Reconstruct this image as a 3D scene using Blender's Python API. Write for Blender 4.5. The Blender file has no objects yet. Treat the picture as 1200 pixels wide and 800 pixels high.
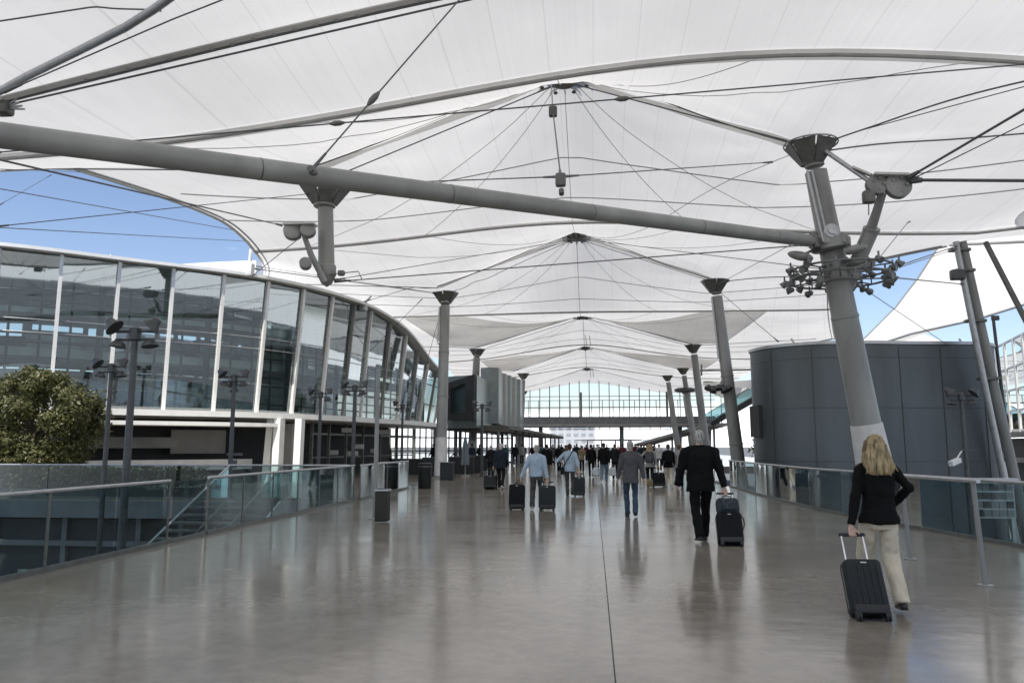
import bpy, bmesh, math, random
import numpy as np
from mathutils import Vector, Matrix, noise
random.seed(7)
PI = math.pi
sc = bpy.context.scene
col = sc.collection

# ------------------------------------------------------------------ camera
F = 900.0; CZ = 1.6
_ps = math.asin(95/913.2); _th = math.asin(.1343)
R_ = Vector((math.cos(_ps), math.sin(_ps), 0)); FH = Vector((-math.sin(_ps), math.cos(_ps), 0))
Fv = FH*math.cos(_th) + Vector((0, 0, math.sin(_th)))
U_ = FH*(-math.sin(_th)) + Vector((0, 0, math.cos(_th)))
def ray(px, py): return R_*((px-600)/F) + U_*((400-py)/F) + Fv
def at(px, py, Y):                       # point of the photo's pixel at depth Y along the walkway
    d = ray(px, py); s = Y/d.y
    return Vector((d.x*s, Y, CZ+d.z*s))
def az(px, py, Z):                       # point of the photo's pixel at height Z
    d = ray(px, py); s = (Z-CZ)/d.z
    return Vector((d.x*s, d.y*s, Z))
cam = bpy.data.cameras.new('camera'); camo = bpy.data.objects.new('camera', cam); col.objects.link(camo)
cam.sensor_width = 36; cam.lens = 27; cam.sensor_fit = 'HORIZONTAL'; cam.clip_end = 5000; cam.clip_start = .05
M4 = Matrix((R_, U_, -Fv)).transposed().to_4x4(); M4.translation = (0, 0, CZ); camo.matrix_world = M4
sc.camera = camo

# ------------------------------------------------------------------ world + sun
SUN = Vector((-.16, -.56, .81)).normalized()
el = math.asin(SUN.z); rot = math.atan2(SUN.x, SUN.y)
w = bpy.data.worlds.new('World'); sc.world = w; w.use_nodes = True
nt = w.node_tree; bg = nt.nodes['Background']
sky = nt.nodes.new('ShaderNodeTexSky'); sky.sky_type = 'NISHITA'; sky.sun_disc = False
sky.sun_elevation = el; sky.sun_rotation = rot; sky.air_density = 1.0; sky.dust_density = .6; sky.ozone_density = 1.6
tc = nt.nodes.new('ShaderNodeTexCoord'); sx = nt.nodes.new('ShaderNodeSeparateXYZ'); nt.links.new(tc.outputs['Generated'], sx.inputs[0])
mp = nt.nodes.new('ShaderNodeMapping'); mp.inputs['Scale'].default_value = (1, 1, 5); nt.links.new(tc.outputs['Generated'], mp.inputs[0])
nz = nt.nodes.new('ShaderNodeTexNoise'); nz.inputs['Scale'].default_value = 3.2; nz.inputs['Detail'].default_value = 7; nt.links.new(mp.outputs[0], nz.inputs[0])
# cloud cover: dense bank low over the horizon, thinning with height
mr = nt.nodes.new('ShaderNodeMapRange'); mr.inputs[1].default_value = .025; mr.inputs[2].default_value = .060; mr.inputs[3].default_value = .75; mr.inputs[4].default_value = 0
nt.links.new(sx.outputs[2], mr.inputs[0])
ad = nt.nodes.new('ShaderNodeMath'); ad.operation = 'ADD'; nt.links.new(nz.outputs[0], ad.inputs[0]); nt.links.new(mr.outputs[0], ad.inputs[1])
m2 = nt.nodes.new('ShaderNodeMapRange'); m2.inputs[1].default_value = .68; m2.inputs[2].default_value = .95; nt.links.new(ad.outputs[0], m2.inputs[0])
mx = nt.nodes.new('ShaderNodeMixRGB'); nt.links.new(m2.outputs[0], mx.inputs[0]); tn = nt.nodes.new('ShaderNodeMixRGB'); tn.blend_type = 'MULTIPLY'; tn.inputs[0].default_value = 1; tn.inputs[2].default_value = (1.04, .985, 1.03, 1); nt.links.new(sky.outputs[0], tn.inputs[1]); nt.links.new(tn.outputs[0], mx.inputs[1]); mx.inputs[2].default_value = (13, 13.3, 13.6, 1)
nt.links.new(mx.outputs[0], bg.inputs[0]); bg.inputs[1].default_value = .118
sl = bpy.data.lights.new('sun', 'SUN'); sl.energy = 4.2; sl.angle = math.radians(.55); sl.color = (1, .955, .865)
so = bpy.data.objects.new('sun', sl); col.objects.link(so); so.rotation_euler = SUN.to_track_quat('Z', 'Y').to_euler(); so.location = (0, 0, 60)
vs = sc.view_settings; vs.view_transform = 'Standard'; vs.look = 'None'; vs.exposure = .46; vs.gamma = 1
sc.cycles.max_bounces = 10; sc.cycles.transparent_max_bounces = 24; sc.cycles.diffuse_bounces = 5; sc.cycles.glossy_bounces = 4
sc.cycles.sample_clamp_indirect = 6; sc.cycles.caustics_reflective = False; sc.cycles.caustics_refractive = False
try: sc.cycles.use_denoising = True
except Exception: pass

# ------------------------------------------------------------------ materials
MT = {}
def mat(name, c, rough=.6, metal=0, var=.12, scale=3.0, bump=0, bscale=40, spec=.5, coords='Object', stretch=(1, 1, 1)):
    if name in MT: return MT[name]
    m = bpy.data.materials.new(name); m.use_nodes = True; n = m.node_tree; b = n.nodes['Principled BSDF']
    b.inputs['Roughness'].default_value = rough; b.inputs['Metallic'].default_value = metal; b.inputs['Specular IOR Level'].default_value = spec
    t = n.nodes.new('ShaderNodeTexCoord'); mpn = n.nodes.new('ShaderNodeMapping'); mpn.inputs['Scale'].default_value = stretch
    n.links.new(t.outputs[coords], mpn.inputs[0])
    z = n.nodes.new('ShaderNodeTexNoise'); z.inputs['Scale'].default_value = scale; z.inputs['Detail'].default_value = 6; n.links.new(mpn.outputs[0], z.inputs[0])
    r = n.nodes.new('ShaderNodeValToRGB'); r.color_ramp.elements[0].position = .3; r.color_ramp.elements[1].position = .7
    r.color_ramp.elements[0].color = tuple(max(0, x*(1-var)) for x in c)+(1,); r.color_ramp.elements[1].color = tuple(min(1, x*(1+var)) for x in c)+(1,)
    n.links.new(z.outputs[0], r.inputs[0]); n.links.new(r.outputs[0], b.inputs['Base Color'])
    rr = n.nodes.new('ShaderNodeMapRange'); rr.inputs[3].default_value = max(.02, rough*.85); rr.inputs[4].default_value = min(1, rough*1.15); n.links.new(z.outputs[0], rr.inputs[0]); n.links.new(rr.outputs[0], b.inputs['Roughness'])
    if bump:
        z2 = n.nodes.new('ShaderNodeTexNoise'); z2.inputs['Scale'].default_value = bscale; z2.inputs['Detail'].default_value = 4; n.links.new(mpn.outputs[0], z2.inputs[0])
        bp = n.nodes.new('ShaderNodeBump'); bp.inputs['Strength'].default_value = bump; bp.inputs['Distance'].default_value = .01; n.links.new(z2.outputs[0], bp.inputs['Height']); n.links.new(bp.outputs[0], b.inputs['Normal'])
    MT[name] = m; return m
def glass(name, tint, refl=1.0, rough=.02, base=0.):
    m = bpy.data.materials.new(name); m.use_nodes = True; n = m.node_tree; n.nodes.remove(n.nodes['Principled BSDF'])
    tr = n.nodes.new('ShaderNodeBsdfTransparent'); tr.inputs[0].default_value = tint+(1,)
    gl = n.nodes.new('ShaderNodeBsdfGlossy'); gl.inputs['Roughness'].default_value = rough; gl.inputs[0].default_value = (.9, .97, 1, 1)
    fr = n.nodes.new('ShaderNodeFresnel'); fr.inputs[0].default_value = 1.5
    mu = n.nodes.new('ShaderNodeMath'); mu.operation = 'MULTIPLY'; mu.inputs[1].default_value = refl; mu.use_clamp = True; ao = n.nodes.new('ShaderNodeMath'); ao.operation = 'ADD'; ao.inputs[1].default_value = base; n.links.new(fr.outputs[0], ao.inputs[0]); n.links.new(ao.outputs[0], mu.inputs[0])
    t = n.nodes.new('ShaderNodeTexCoord'); z = n.nodes.new('ShaderNodeTexNoise'); z.inputs['Scale'].default_value = .7; n.links.new(t.outputs['Object'], z.inputs[0])
    bp = n.nodes.new('ShaderNodeBump'); bp.inputs['Strength'].default_value = .05; bp.inputs['Distance'].default_value = .02; n.links.new(z.outputs[0], bp.inputs['Height']); n.links.new(bp.outputs[0], gl.inputs['Normal'])
    mi = n.nodes.new('ShaderNodeMixShader'); n.links.new(mu.outputs[0], mi.inputs[0]); n.links.new(tr.outputs[0], mi.inputs[1]); n.links.new(gl.outputs[0], mi.inputs[2])
    n.links.new(mi.outputs[0], n.nodes['Material Output'].inputs[0]); MT[name] = m; return m
def fabric(name, c, trans=.5, stripes=True):
    m = bpy.data.materials.new(name); m.use_nodes = True; n = m.node_tree; n.nodes.remove(n.nodes['Principled BSDF'])
    t = n.nodes.new('ShaderNodeTexCoord')
    z = n.nodes.new('ShaderNodeTexNoise'); z.inputs['Scale'].default_value = .22; z.inputs['Detail'].default_value = 5; n.links.new(t.outputs['Object'], z.inputs[0])
    uvm = n.nodes.new('ShaderNodeMapping'); uvm.inputs['Scale'].default_value = (1, .02, 1); n.links.new(t.outputs['UV'], uvm.inputs[0])
    s = n.nodes.new('ShaderNodeTexNoise'); s.inputs['Scale'].default_value = 9; s.inputs['Detail'].default_value = 8; s.inputs['Roughness'].default_value = .75; n.links.new(uvm.outputs[0], s.inputs[0])
    # welded panel seams: thin darker lines every 1.6 m of width
    sp = n.nodes.new('ShaderNodeSeparateXYZ'); n.links.new(t.outputs['UV'], sp.inputs[0])
    fr = n.nodes.new('ShaderNodeMath'); fr.operation = 'MULTIPLY'; fr.inputs[1].default_value = .8; n.links.new(sp.outputs[0], fr.inputs[0])
    f2 = n.nodes.new('ShaderNodeMath'); f2.operation = 'FRACT'; n.links.new(fr.outputs[0], f2.inputs[0])
    f3 = n.nodes.new('ShaderNodeMath'); f3.operation = 'LESS_THAN'; f3.inputs[1].default_value = .022; n.links.new(f2.outputs[0], f3.inputs[0])
    a1 = n.nodes.new('ShaderNodeMapRange'); a1.inputs[1].default_value = .3; a1.inputs[2].default_value = .7; a1.inputs[3].default_value = .84; a1.inputs[4].default_value = 1.0; n.links.new(z.outputs[0], a1.inputs[0])
    a2 = n.nodes.new('ShaderNodeMapRange'); a2.inputs[1].default_value = .3; a2.inputs[2].default_value = .7; a2.inputs[3].default_value = .955; a2.inputs[4].default_value = 1.02; n.links.new(s.outputs[0], a2.inputs[0])
    mu = n.nodes.new('ShaderNodeMath'); mu.operation = 'MULTIPLY'; n.links.new(a1.outputs[0], mu.inputs[0]); n.links.new(a2.outputs[0], mu.inputs[1])
    m3 = n.nodes.new('ShaderNodeMath'); m3.operation = 'MULTIPLY'; m3.inputs[1].default_value = .11; n.links.new(f3.outputs[0], m3.inputs[0])
    m4 = n.nodes.new('ShaderNodeMath'); m4.operation = 'SUBTRACT'; n.links.new(mu.outputs[0], m4.inputs[0]); n.links.new(m3.outputs[0], m4.inputs[1])
    mc = n.nodes.new('ShaderNodeMixRGB'); mc.blend_type = 'MULTIPLY'; mc.inputs[0].default_value = 1; mc.inputs[1].default_value = c+(1,); n.links.new(m4.outputs[0], mc.inputs[2])
    d = n.nodes.new('ShaderNodeBsdfDiffuse'); tl = n.nodes.new('ShaderNodeBsdfTranslucent')
    n.links.new(mc.outputs[0], d.inputs[0]); n.links.new(mc.outputs[0], tl.inputs[0])
    mi = n.nodes.new('ShaderNodeMixShader'); mi.inputs[0].default_value = trans; n.links.new(d.outputs[0], mi.inputs[1]); n.links.new(tl.outputs[0], mi.inputs[2])
    n.links.new(mi.outputs[0], n.nodes['Material Output'].inputs[0]); MT[name] = m; return m

STEEL = mat('painted_steel', (.255, .258, .248), .40, 0, .20, 1.6, .10, 60, stretch=(1, 1, .35))
DSTEEL = mat('dark_steel', (.125, .128, .118), .4, .2, .2, 6, .1, 60)
CABLE = mat('cable_steel', (.13, .135, .14), .4, .5, .15, 12)
RODM = mat('galvanised_steel', (.42, .43, .44), .35, .7, .12, 6)
WHITEM = mat('white_paint', (.78, .78, .76), .45, 0, .06, 2)
SLEEVE = mat('pale_sleeve', (.60, .59, .57), .6, 0, .08, 5)
GREYP = mat('grey_cladding', (.084, .098, .108), .40, .25, .20, 1.1, stretch=(1, 1, .22))
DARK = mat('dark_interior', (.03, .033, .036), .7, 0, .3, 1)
MIDG = mat('mid_grey', (.16, .165, .17), .6, 0, .2, 1.5)
SLAB = mat('concrete_slab', (.28, .275, .265), .7, 0, .15, 1.2, .15, 25)
PAVE = mat('lower_paving', (.16, .165, .165), .8, 0, .25, .5, .2, 20)
BLACK = mat('black_plastic', (.009, .0095, .010), .5, 0, .3, 30, .15, 220)
RUBBER = mat('rubber', (.02, .02, .02), .7)
CHROME = mat('bright_aluminium', (.72, .73, .74), .25, .9, .05)
LAMPG = mat('lamp_grey', (.07, .074, .078), .45, .3, .2, 8)
WOOD = mat('slat_brown', (.13, .12, .11), .7, 0, .3, 4)
GLASSR = glass('rail_glass', (.42, .56, .58), 1.1)
GLASSF = glass('facade_glass', (.68, .82, .81), 1.6, .02, .105)
GLASSC = glass('clear_glass', (.95, .97, .975), .5)
FAB = fabric('membrane', (.93, .912, .872), .44)
SEAM = mat('seam_grey', (.42, .42, .41), .6)
FABS = fabric('membrane_strip', (.88, .87, .85), .5)
LEAF = None

# ------------------------------------------------------------------ mesh builder
OFF = {}
class MB:
    def __init__(s): s.v = []; s.f = []; s.uv = None
    def add(s, vs, fs):
        o = len(s.v); s.v += [tuple(p) for p in vs]; s.f += [tuple(i+o for i in f) for f in fs]; return s
    def frame(s, d):
        d = Vector(d).normalized(); a = Vector((0, 0, 1)) if abs(d.z) < .95 else Vector((1, 0, 0))
        x = d.cross(a).normalized(); return x, d.cross(x)
    def tube(s, a, b, r0, r1=None, n=12, cap=True):
        return s.path([a, b], [r0, r0 if r1 is None else r1], n, cap)
    def path(s, pts, r, n=8, cap=True, closed=False):
        pts = [Vector(p) for p in pts]; m = len(pts); rs = r if isinstance(r, (list, tuple)) else [r]*m
        vs = []; px = None
        for i, p in enumerate(pts):
            if closed: d = pts[(i+1) % m]-pts[i-1]
            else: d = pts[min(i+1, m-1)]-pts[max(i-1, 0)]
            if px is None: x, y = s.frame(d)
            else:
                d = d.normalized(); x = (px-d*px.dot(d)); x = x.normalized() if x.length > 1e-6 else s.frame(d)[0]; y = d.cross(x)
            px = x
            vs += [p+(x*math.cos(2*PI*k/n)+y*math.sin(2*PI*k/n))*rs[i] for k in range(n)]
        fs = []
        for i in range(m if closed else m-1):
            j = (i+1) % m
            fs += [(i*n+k, i*n+(k+1) % n, j*n+(k+1) % n, j*n+k) for k in range(n)]
        if cap and not closed: fs += [tuple(range(n))[::-1], tuple((m-1)*n+k for k in range(n))]
        return s.add(vs, fs)
    def box(s, c, d, rz=0, mat3=None):
        c = Vector(c); h = [x/2 for x in d]; Rm = mat3 or Matrix.Rotation(rz, 3, 'Z')
        vs = [c+Rm @ Vector((sx_*h[0], sy_*h[1], sz_*h[2])) for sz_ in (-1, 1) for sy_ in (-1, 1) for sx_ in (-1, 1)]
        return s.add(vs, [(0, 2, 3, 1), (4, 5, 7, 6), (0, 1, 5, 4), (2, 6, 7, 3), (0, 4, 6, 2), (1, 3, 7, 5)])
    def bar(s, a, b, wd, ht):                       # rectangular bar from a to b
        a = Vector(a); b = Vector(b); d = (b-a); L = d.length; d.normalize()
        x = d.cross(Vector((0, 0, 1))); x = x.normalized() if x.length > 1e-4 else Vector((1, 0, 0)); z = x.cross(d)
        Rm = Matrix((x, d, z)).transposed()
        return s.box((a+b)/2, (wd, L, ht), 0, Rm)
    def rbox(s, c, d, r=.03, seg=3, mat3=None):     # rounded box
        b = bmesh.new(); bmesh.ops.create_cube(b, size=1); bmesh.ops.scale(b, vec=d, verts=b.verts)
        bmesh.ops.bevel(b, geom=b.edges[:]+b.verts[:], offset=r, segments=seg, profile=.5, affect='EDGES')
        Rm = mat3 or Matrix.Identity(3); c = Vector(c)
        b.verts.index_update(); s.add([c+Rm @ v.co for v in b.verts], [[v.index for v in f.verts] for f in b.faces]); b.free(); return s
    def ell(s, c, r, n=16, m=10, mat3=None):
        c = Vector(c); r = r if hasattr(r, '__len__') else (r, r, r); Rm = mat3 or Matrix.Identity(3); vs = []; fs = []
        vs.append(c+Rm @ Vector((0, 0, r[2])))
        for i in range(1, m):
            t = PI*i/m
            vs += [c+Rm @ Vector((r[0]*math.sin(t)*math.cos(2*PI*k/n), r[1]*math.sin(t)*math.sin(2*PI*k/n), r[2]*math.cos(t))) for k in range(n)]
        vs.append(c+Rm @ Vector((0, 0, -r[2])))
        fs += [(0, 1+k, 1+(k+1) % n) for k in range(n)]
        for i in range(m-2): fs += [(1+i*n+k, 1+(i+1)*n+k, 1+(i+1)*n+(k+1) % n, 1+i*n+(k+1) % n) for k in range(n)]
        e = 1+(m-1)*n; fs += [(e, 1+(m-2)*n+(k+1) % n, 1+(m-2)*n+k) for k in range(n)]
        return s.add(vs, fs)
    def loft(s, secs, n=20):                        # closed loft of (cx,cy,z,rx,ry)
        vs = []; fs = []
        for (cx, cy, z, rx, ry) in secs: vs += [(cx+rx*math.cos(2*PI*k/n), cy+ry*math.sin(2*PI*k/n), z) for k in range(n)]
        m = len(secs)
        for i in range(m-1): fs += [(i*n+k, i*n+(k+1) % n, (i+1)*n+(k+1) % n, (i+1)*n+k) for k in range(n)]
        fs += [tuple(range(n))[::-1], tuple((m-1)*n+k for k in range(n))]
        return s.add(vs, fs)
    def lathe(s, prof, o=(0, 0, 0), n=16, axis=None):
        o = Vector(o); d = Vector(axis or (0, 0, 1)).normalized(); x, y = s.frame(d); vs = []; fs = []
        for (r, z) in prof: vs += [o+d*z+(x*math.cos(2*PI*k/n)+y*math.sin(2*PI*k/n))*r for k in range(n)]
        m = len(prof)
        for i in range(m-1): fs += [(i*n+k, i*n+(k+1) % n, (i+1)*n+(k+1) % n, (i+1)*n+k) for k in range(n)]
        fs += [tuple(range(n))[::-1], tuple((m-1)*n+k for k in range(n))]
        return s.add(vs, fs)
    def prism(s, pts, z0, z1):
        n = len(pts); vs = [(p[0], p[1], z0) for p in pts]+[(p[0], p[1], z1) for p in pts]
        return s.add(vs, [tuple(range(n))[::-1], tuple(range(n, 2*n))]+[(k, (k+1) % n, n+(k+1) % n, n+k) for k in range(n)])
    def build(s, name, m, parent=None, smooth=True, ang=38):
        me = bpy.data.meshes.new(name); off = OFF.get(parent.name, Vector((0, 0, 0))) if parent else Vector((0, 0, 0))
        if parent is None and s.v:                   # give a top-level mesh its own origin at its base
            A = np.array(s.v); off = Vector(((A[:, 0].min()+A[:, 0].max())/2, (A[:, 1].min()+A[:, 1].max())/2, A[:, 2].min()))
        me.from_pydata([tuple(Vector(p)-off) for p in s.v], [], s.f)
        if s.uv:
            ul = me.uv_layers.new(name='UVMap'); lp = np.zeros(len(me.loops), dtype=np.int32); me.loops.foreach_get('vertex_index', lp)
            ul.data.foreach_set('uv', np.array(s.uv)[lp].astype(np.float32).ravel())
        bm = bmesh.new(); bm.from_mesh(me)
        if s.uv is None: bmesh.ops.recalc_face_normals(bm, faces=bm.faces[:])
        bm.to_mesh(me); bm.free()
        if smooth:
            me.shade_smooth(); me.set_sharp_from_angle(angle=math.radians(ang))
        ms = m if isinstance(m, (list, tuple)) else [m]
        for q in ms: me.materials.append(q)
        o = bpy.data.objects.new(name, me); col.objects.link(o)
        if parent: o.parent = parent
        else: o.location = off
        OFF[o.name] = off; return o
def tag(o, label=None, cat=None, group=None, kind=None):
    for k, v in (('label', label), ('category', cat), ('group', group), ('kind', kind)):
        if v: o[k] = v
    return o
def empty(name, loc, label, cat, group=None):
    o = bpy.data.objects.new(name, None); col.objects.link(o); o.location = loc; o.empty_display_size = .2
    OFF[o.name] = Vector(loc); return tag(o, label, cat, group)
def kids(o): return [c for c in KID.get(o.name, [])]
def copy_tree(o, parent=None, loc=None, rz=None, label=None):
    c = o.copy(); col.objects.link(c)
    if parent: c.parent = parent
    if loc is not None: c.location = loc
    if rz is not None: c.rotation_euler.z = rz
    if label: c['label'] = label
    for ch in list(o.children): copy_tree(ch, c)
    return c
def lerp(a, b, t): return a+(b-a)*t
def interp(x, pts):
    if x <= pts[0][0]: return pts[0][1]
    for (a, va), (b, vb) in zip(pts, pts[1:]):
        if x <= b: return va+(vb-va)*(x-a)/(b-a)
    return pts[-1][1]
# ================================================================== SETTING: decks and ground
def floor_mat():
    m = bpy.data.materials.new('polished_concrete'); m.use_nodes = True; n = m.node_tree; b = n.nodes['Principled BSDF']; L = n.links
    t = n.nodes.new('ShaderNodeTexCoord')
    def N(scale, det, st=(1, 1, 1)):
        mm = n.nodes.new('ShaderNodeMapping'); mm.inputs['Scale'].default_value = st; L.new(t.outputs['Object'], mm.inputs[0])
        z = n.nodes.new('ShaderNodeTexNoise'); z.inputs['Scale'].default_value = scale; z.inputs['Detail'].default_value = det; z.inputs['Roughness'].default_value = .62; L.new(mm.outputs[0], z.inputs[0]); return z
    z1 = N(.55, 8); z2 = N(6, 6); z3 = N(1.2, 6, (.35, 1, 1))
    r = n.nodes.new('ShaderNodeValToRGB'); e = r.color_ramp.elements; e[0].position = .33; e[1].position = .70
    e[0].color = (.210, .187, .156, 1); e[1].color = (.305, .273, .228, 1); L.new(z1.outputs[0], r.inputs[0])
    r2 = n.nodes.new('ShaderNodeMapRange'); r2.inputs[1].default_value = .35; r2.inputs[2].default_value = .68; r2.inputs[3].default_value = .86; r2.inputs[4].default_value = 1.10; L.new(z2.outputs[0], r2.inputs[0])
    mu = n.nodes.new('ShaderNodeMixRGB'); mu.blend_type = 'MULTIPLY'; mu.inputs[0].default_value = 1; L.new(r.outputs[0], mu.inputs[1]); L.new(r2.outputs[0], mu.inputs[2])
    L.new(mu.outputs[0], b.inputs['Base Color'])
    rr = n.nodes.new('ShaderNodeMapRange'); rr.inputs[1].default_value = .3; rr.inputs[2].default_value = .7; rr.inputs[3].default_value = .105; rr.inputs[4].default_value = .185; L.new(z3.outputs[0], rr.inputs[0]); L.new(rr.outputs[0], b.inputs['Roughness'])
    b.inputs['Specular IOR Level'].default_value = .62
    zb = N(1.6, 3, (.6, 1.5, 1)); zc = N(14, 3)
    b1 = n.nodes.new('ShaderNodeBump'); b1.inputs['Strength'].default_value = .26; b1.inputs['Distance'].default_value = .012; L.new(zb.outputs[0], b1.inputs['Height'])
    b2 = n.nodes.new('ShaderNodeBump'); b2.inputs['Strength'].default_value = .12; b2.inputs['Distance'].default_value = .003; L.new(zc.outputs[0], b2.inputs['Height']); L.new(b1.outputs[0], b2.inputs['Normal'])
    L.new(b2.outputs[0], b.inputs['Normal']); return m
FLOOR = floor_mat()
RAILR = [(7.4, -12), (7.2, 8), (6.75, 13), (6.05, 17), (5.55, 20.3), (5.38, 26), (5.35, 31.5), (5.4, 62)]
deck = [(-7.05, -12), (7.4, -12)] + RAILR[1:] + [(22, 62), (22, 150), (-60, 150), (-60, 22.2), (-7.05, 22.2)]
def poly_sheet(pts, z, step=None):
    m = MB(); m.add([(p[0], p[1], z) for p in pts], [tuple(range(len(pts)))]); return m
d = MB(); d.prism(deck, -.55, 0); tag(d.build('walkway_floor', FLOOR, None, False), kind='structure')
j = MB(); j.box((.13, 66, .003), (.009, 156, .002))
tag(j.build('floor_joints', mat('joint_filler', (.03, .03, .03), .8), None, False), kind='structure')
g = MB(); g.add([(-3000, -3000, -4.2), (3000, -3000, -4.2), (3000, 3000, -4.2), (-3000, 3000, -4.2)], [(0, 1, 2, 3)])
tag(g.build('lower_ground', PAVE, None, False), kind='structure')

# ================================================================== CANOPY
XC = -.7
FR = [3.0, 21.3, 38.6, 63.5, 84.5, 108.0]
VL = [(-6.0, 9.8, .4, 8, XC), (16.6, 10.3, 1.75, 10.5, 3.6), (30.0, 10.55, .9, 8, XC), (47.5, 9.95, .12, 8, XC), (74.0, 11.35, 1.6, 8, XC), (96.5, 11.45, 1.6, 8, XC), (117, 11.0, 1.7, 8, XC)]   # y, height, droop, width, centre
def xr(y): return interp(y, [(3, 6.1), (21, 6.1), (39, 6.3), (64, 8.35), (84, 9.7), (108, 10)])
def xl(y): return interp(y, [(3, -8.2), (21, -8.2), (39, -7.9), (65, -9.8), (86, -8.6), (108, -9)])
def zfr(x, y):
    t = (x-XC)/(xr(y)-XC) if x > XC else (XC-x)/(XC-xl(y))
    if t <= 1: return 12.6-2.75*(t**.95)
    return 9.85+min(.6, (t-1)*.35)
def zval(x, v): return v[1]-v[2]*(1-math.exp(-((x-v[4])/v[3])**2))
ST = sorted([(y, None) for y in FR]+[(v[0], v) for v in VL])
def zc(x, y):
    if x > 14.6 and y < 32.35: return zc(14.6, y)+.02*(x-14.6)+.35*math.sin((x-14.6)/12*PI)*math.sin(y*.25)
    y = max(ST[0][0], min(ST[-1][0], y))
    for a, b in zip(ST, ST[1:]):
        if a[0] <= y <= b[0]: break
    t = (y-a[0])/(b[0]-a[0])
    if a[1]: v, fy, wt = a[1], b[0], t
    else: v, fy, wt = b[1], a[0], 1-t
    zv = zval(x, v); zf = zfr(x, fy)
    return zv+(zf-zv)*(wt**1.35)
def crease(x, y):                        # tension folds fanning out of the mast heads and peaks
    dz = 0
    for f in FR:
        if abs(y-f) < 9:
            for hx, kk in ((xl(f), 11), (xr(f), 11), (XC, 14)):
                r = math.hypot(x-hx, y-f)
                if .8 < r < 5: dz += .06*math.exp(-((r-2.1)/1.25)**2)*math.cos(kk*math.atan2(y-f, x-hx)+hx)
    return dz-.03
def scal(y, y0, x0, y1, x1, inner, ym, p=2.0):
    if y < ym: t = (ym-y)/(ym-y0); return lerp(inner, x0, t**p)
    t = (y-ym)/(y1-ym); return lerp(inner, x1, t**p)
def XL(y):
    if y < 20: return interp(y, [(-6, -25), (10, -24), (20, -17.3)])
    if y < 39: return scal(y, 20, -17.3, 39, -17.8, -13.45, 26.5, 1.7)
    if y < 64: return scal(y, 39, -17.8, 64, -18, -15.5, 50)
    if y < 84: return scal(y, 64, -18, 84, -16, -14.5, 74)
    return interp(y, [(84, -16), (108, -18), (120, -17)])
def XR(y):
    if y < 32.4: return interp(y, [(-6, 22), (20, 22), (32.4, 14.6)]) if y > 32.3 else 14.6
    if y < 64: return scal(y, 32.4, 14.6, 64, 19.6, 12.1, 39.2, 1.8 if y < 39.2 else 1.06)
    if y < 84: return scal(y, 64, 19.6, 84, 18, 15.5, 74)
    return interp(y, [(84, 18), (108, 18), (120, 18)])
def ygrid(a, b, step=.42):
    ys = set([a, b]+[s[0] for s in ST if a < s[0] < b]); n = max(2, int((b-a)/step))
    ys |= set(a+(b-a)*k/n for k in range(1, n)); return sorted(ys)
def panel(a, b, name, parent, xlf=XL, xrf=XR, ns=(16, 22, 22, 16)):
    m = MB(); m.uv = []; ys = ygrid(a, b); rows = []
    for y in ys:
        st = [xlf(y), xl(y), XC, xr(y), xrf(y)]; xs = []
        for q in range(4): xs += [lerp(st[q], st[q+1], k/ns[q]) for k in range(ns[q])]
        xs.append(st[4]); o = len(m.v)
        for i, x in enumerate(xs): m.v.append((x, y, zc(x, y)+crease(x, y))); m.uv.append((i*.40, y))
        rows.append((o, len(xs)))
    for (o, n), (p, _) in zip(rows, rows[1:]): m.f += [(o+k, o+k+1, p+k+1, p+k) for k in range(n-1)]
    return m.build(name, FAB, parent, True, 60)
CAN = empty('fabric_canopy', (XC, 21.3, 12.6), 'huge white translucent fabric roof stretched over the whole walkway', 'canopy')
cuts = [-6, 16.6, 30, 47.5, 74, 96.5, 117]
for a, b in zip(cuts, cuts[1:]): panel(a, b, 'membrane', CAN)
# outboard wing on the right of the near bays, ending at the outer mast
mw = MB(); mw.uv = []; ys = ygrid(2, 32.3); nw = 12
for y in ys:
    for k in range(nw+1):
        x = lerp(14.6, 27, k/nw)
        mw.v.append((x, y, zc(x, y))); mw.uv.append((k*.8, y))
for i in range(len(ys)-1): mw.f += [(i*(nw+1)+k, i*(nw+1)+k+1, (i+1)*(nw+1)+k+1, (i+1)*(nw+1)+k) for k in range(nw)]
mw.build('membrane', FAB, CAN, True, 60)
def surf_line(pts, dz=-.05, n=14):
    out = []
    for (x0, y0), (x1, y1) in zip(pts, pts[1:]):
        out += [Vector((lerp(x0, x1, k/n), lerp(y0, y1, k/n), zc(lerp(x0, x1, k/n), lerp(y0, y1, k/n))+crease(lerp(x0, x1, k/n), lerp(y0, y1, k/n))+dz)) for k in range(n)]
    x, y = pts[-1]; out.append(Vector((x, y, zc(x, y)+dz))); return out
def strip(pts, wd, name='seam_strip', dz=-.05, m_=None):
    b = MB(); b.uv = []; P = pts
    for i, p in enumerate(P):
        t = (P[min(i+1, len(P)-1)]-P[max(i-1, 0)]).normalized(); s = t.cross(Vector((0, 0, 1))).normalized()*wd/2
        for sg in (-1, 1):
            q = p+s*sg; b.v.append((q.x, q.y, zc(q.x, q.y)+crease(q.x, q.y)+dz)); b.uv.append((sg, i))
    b.f = [(2*i, 2*i+1, 2*i+3, 2*i+2) for i in range(len(P)-1)]
    return b.build(name, m_ or FABS, CAN, True, 60)
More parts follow.
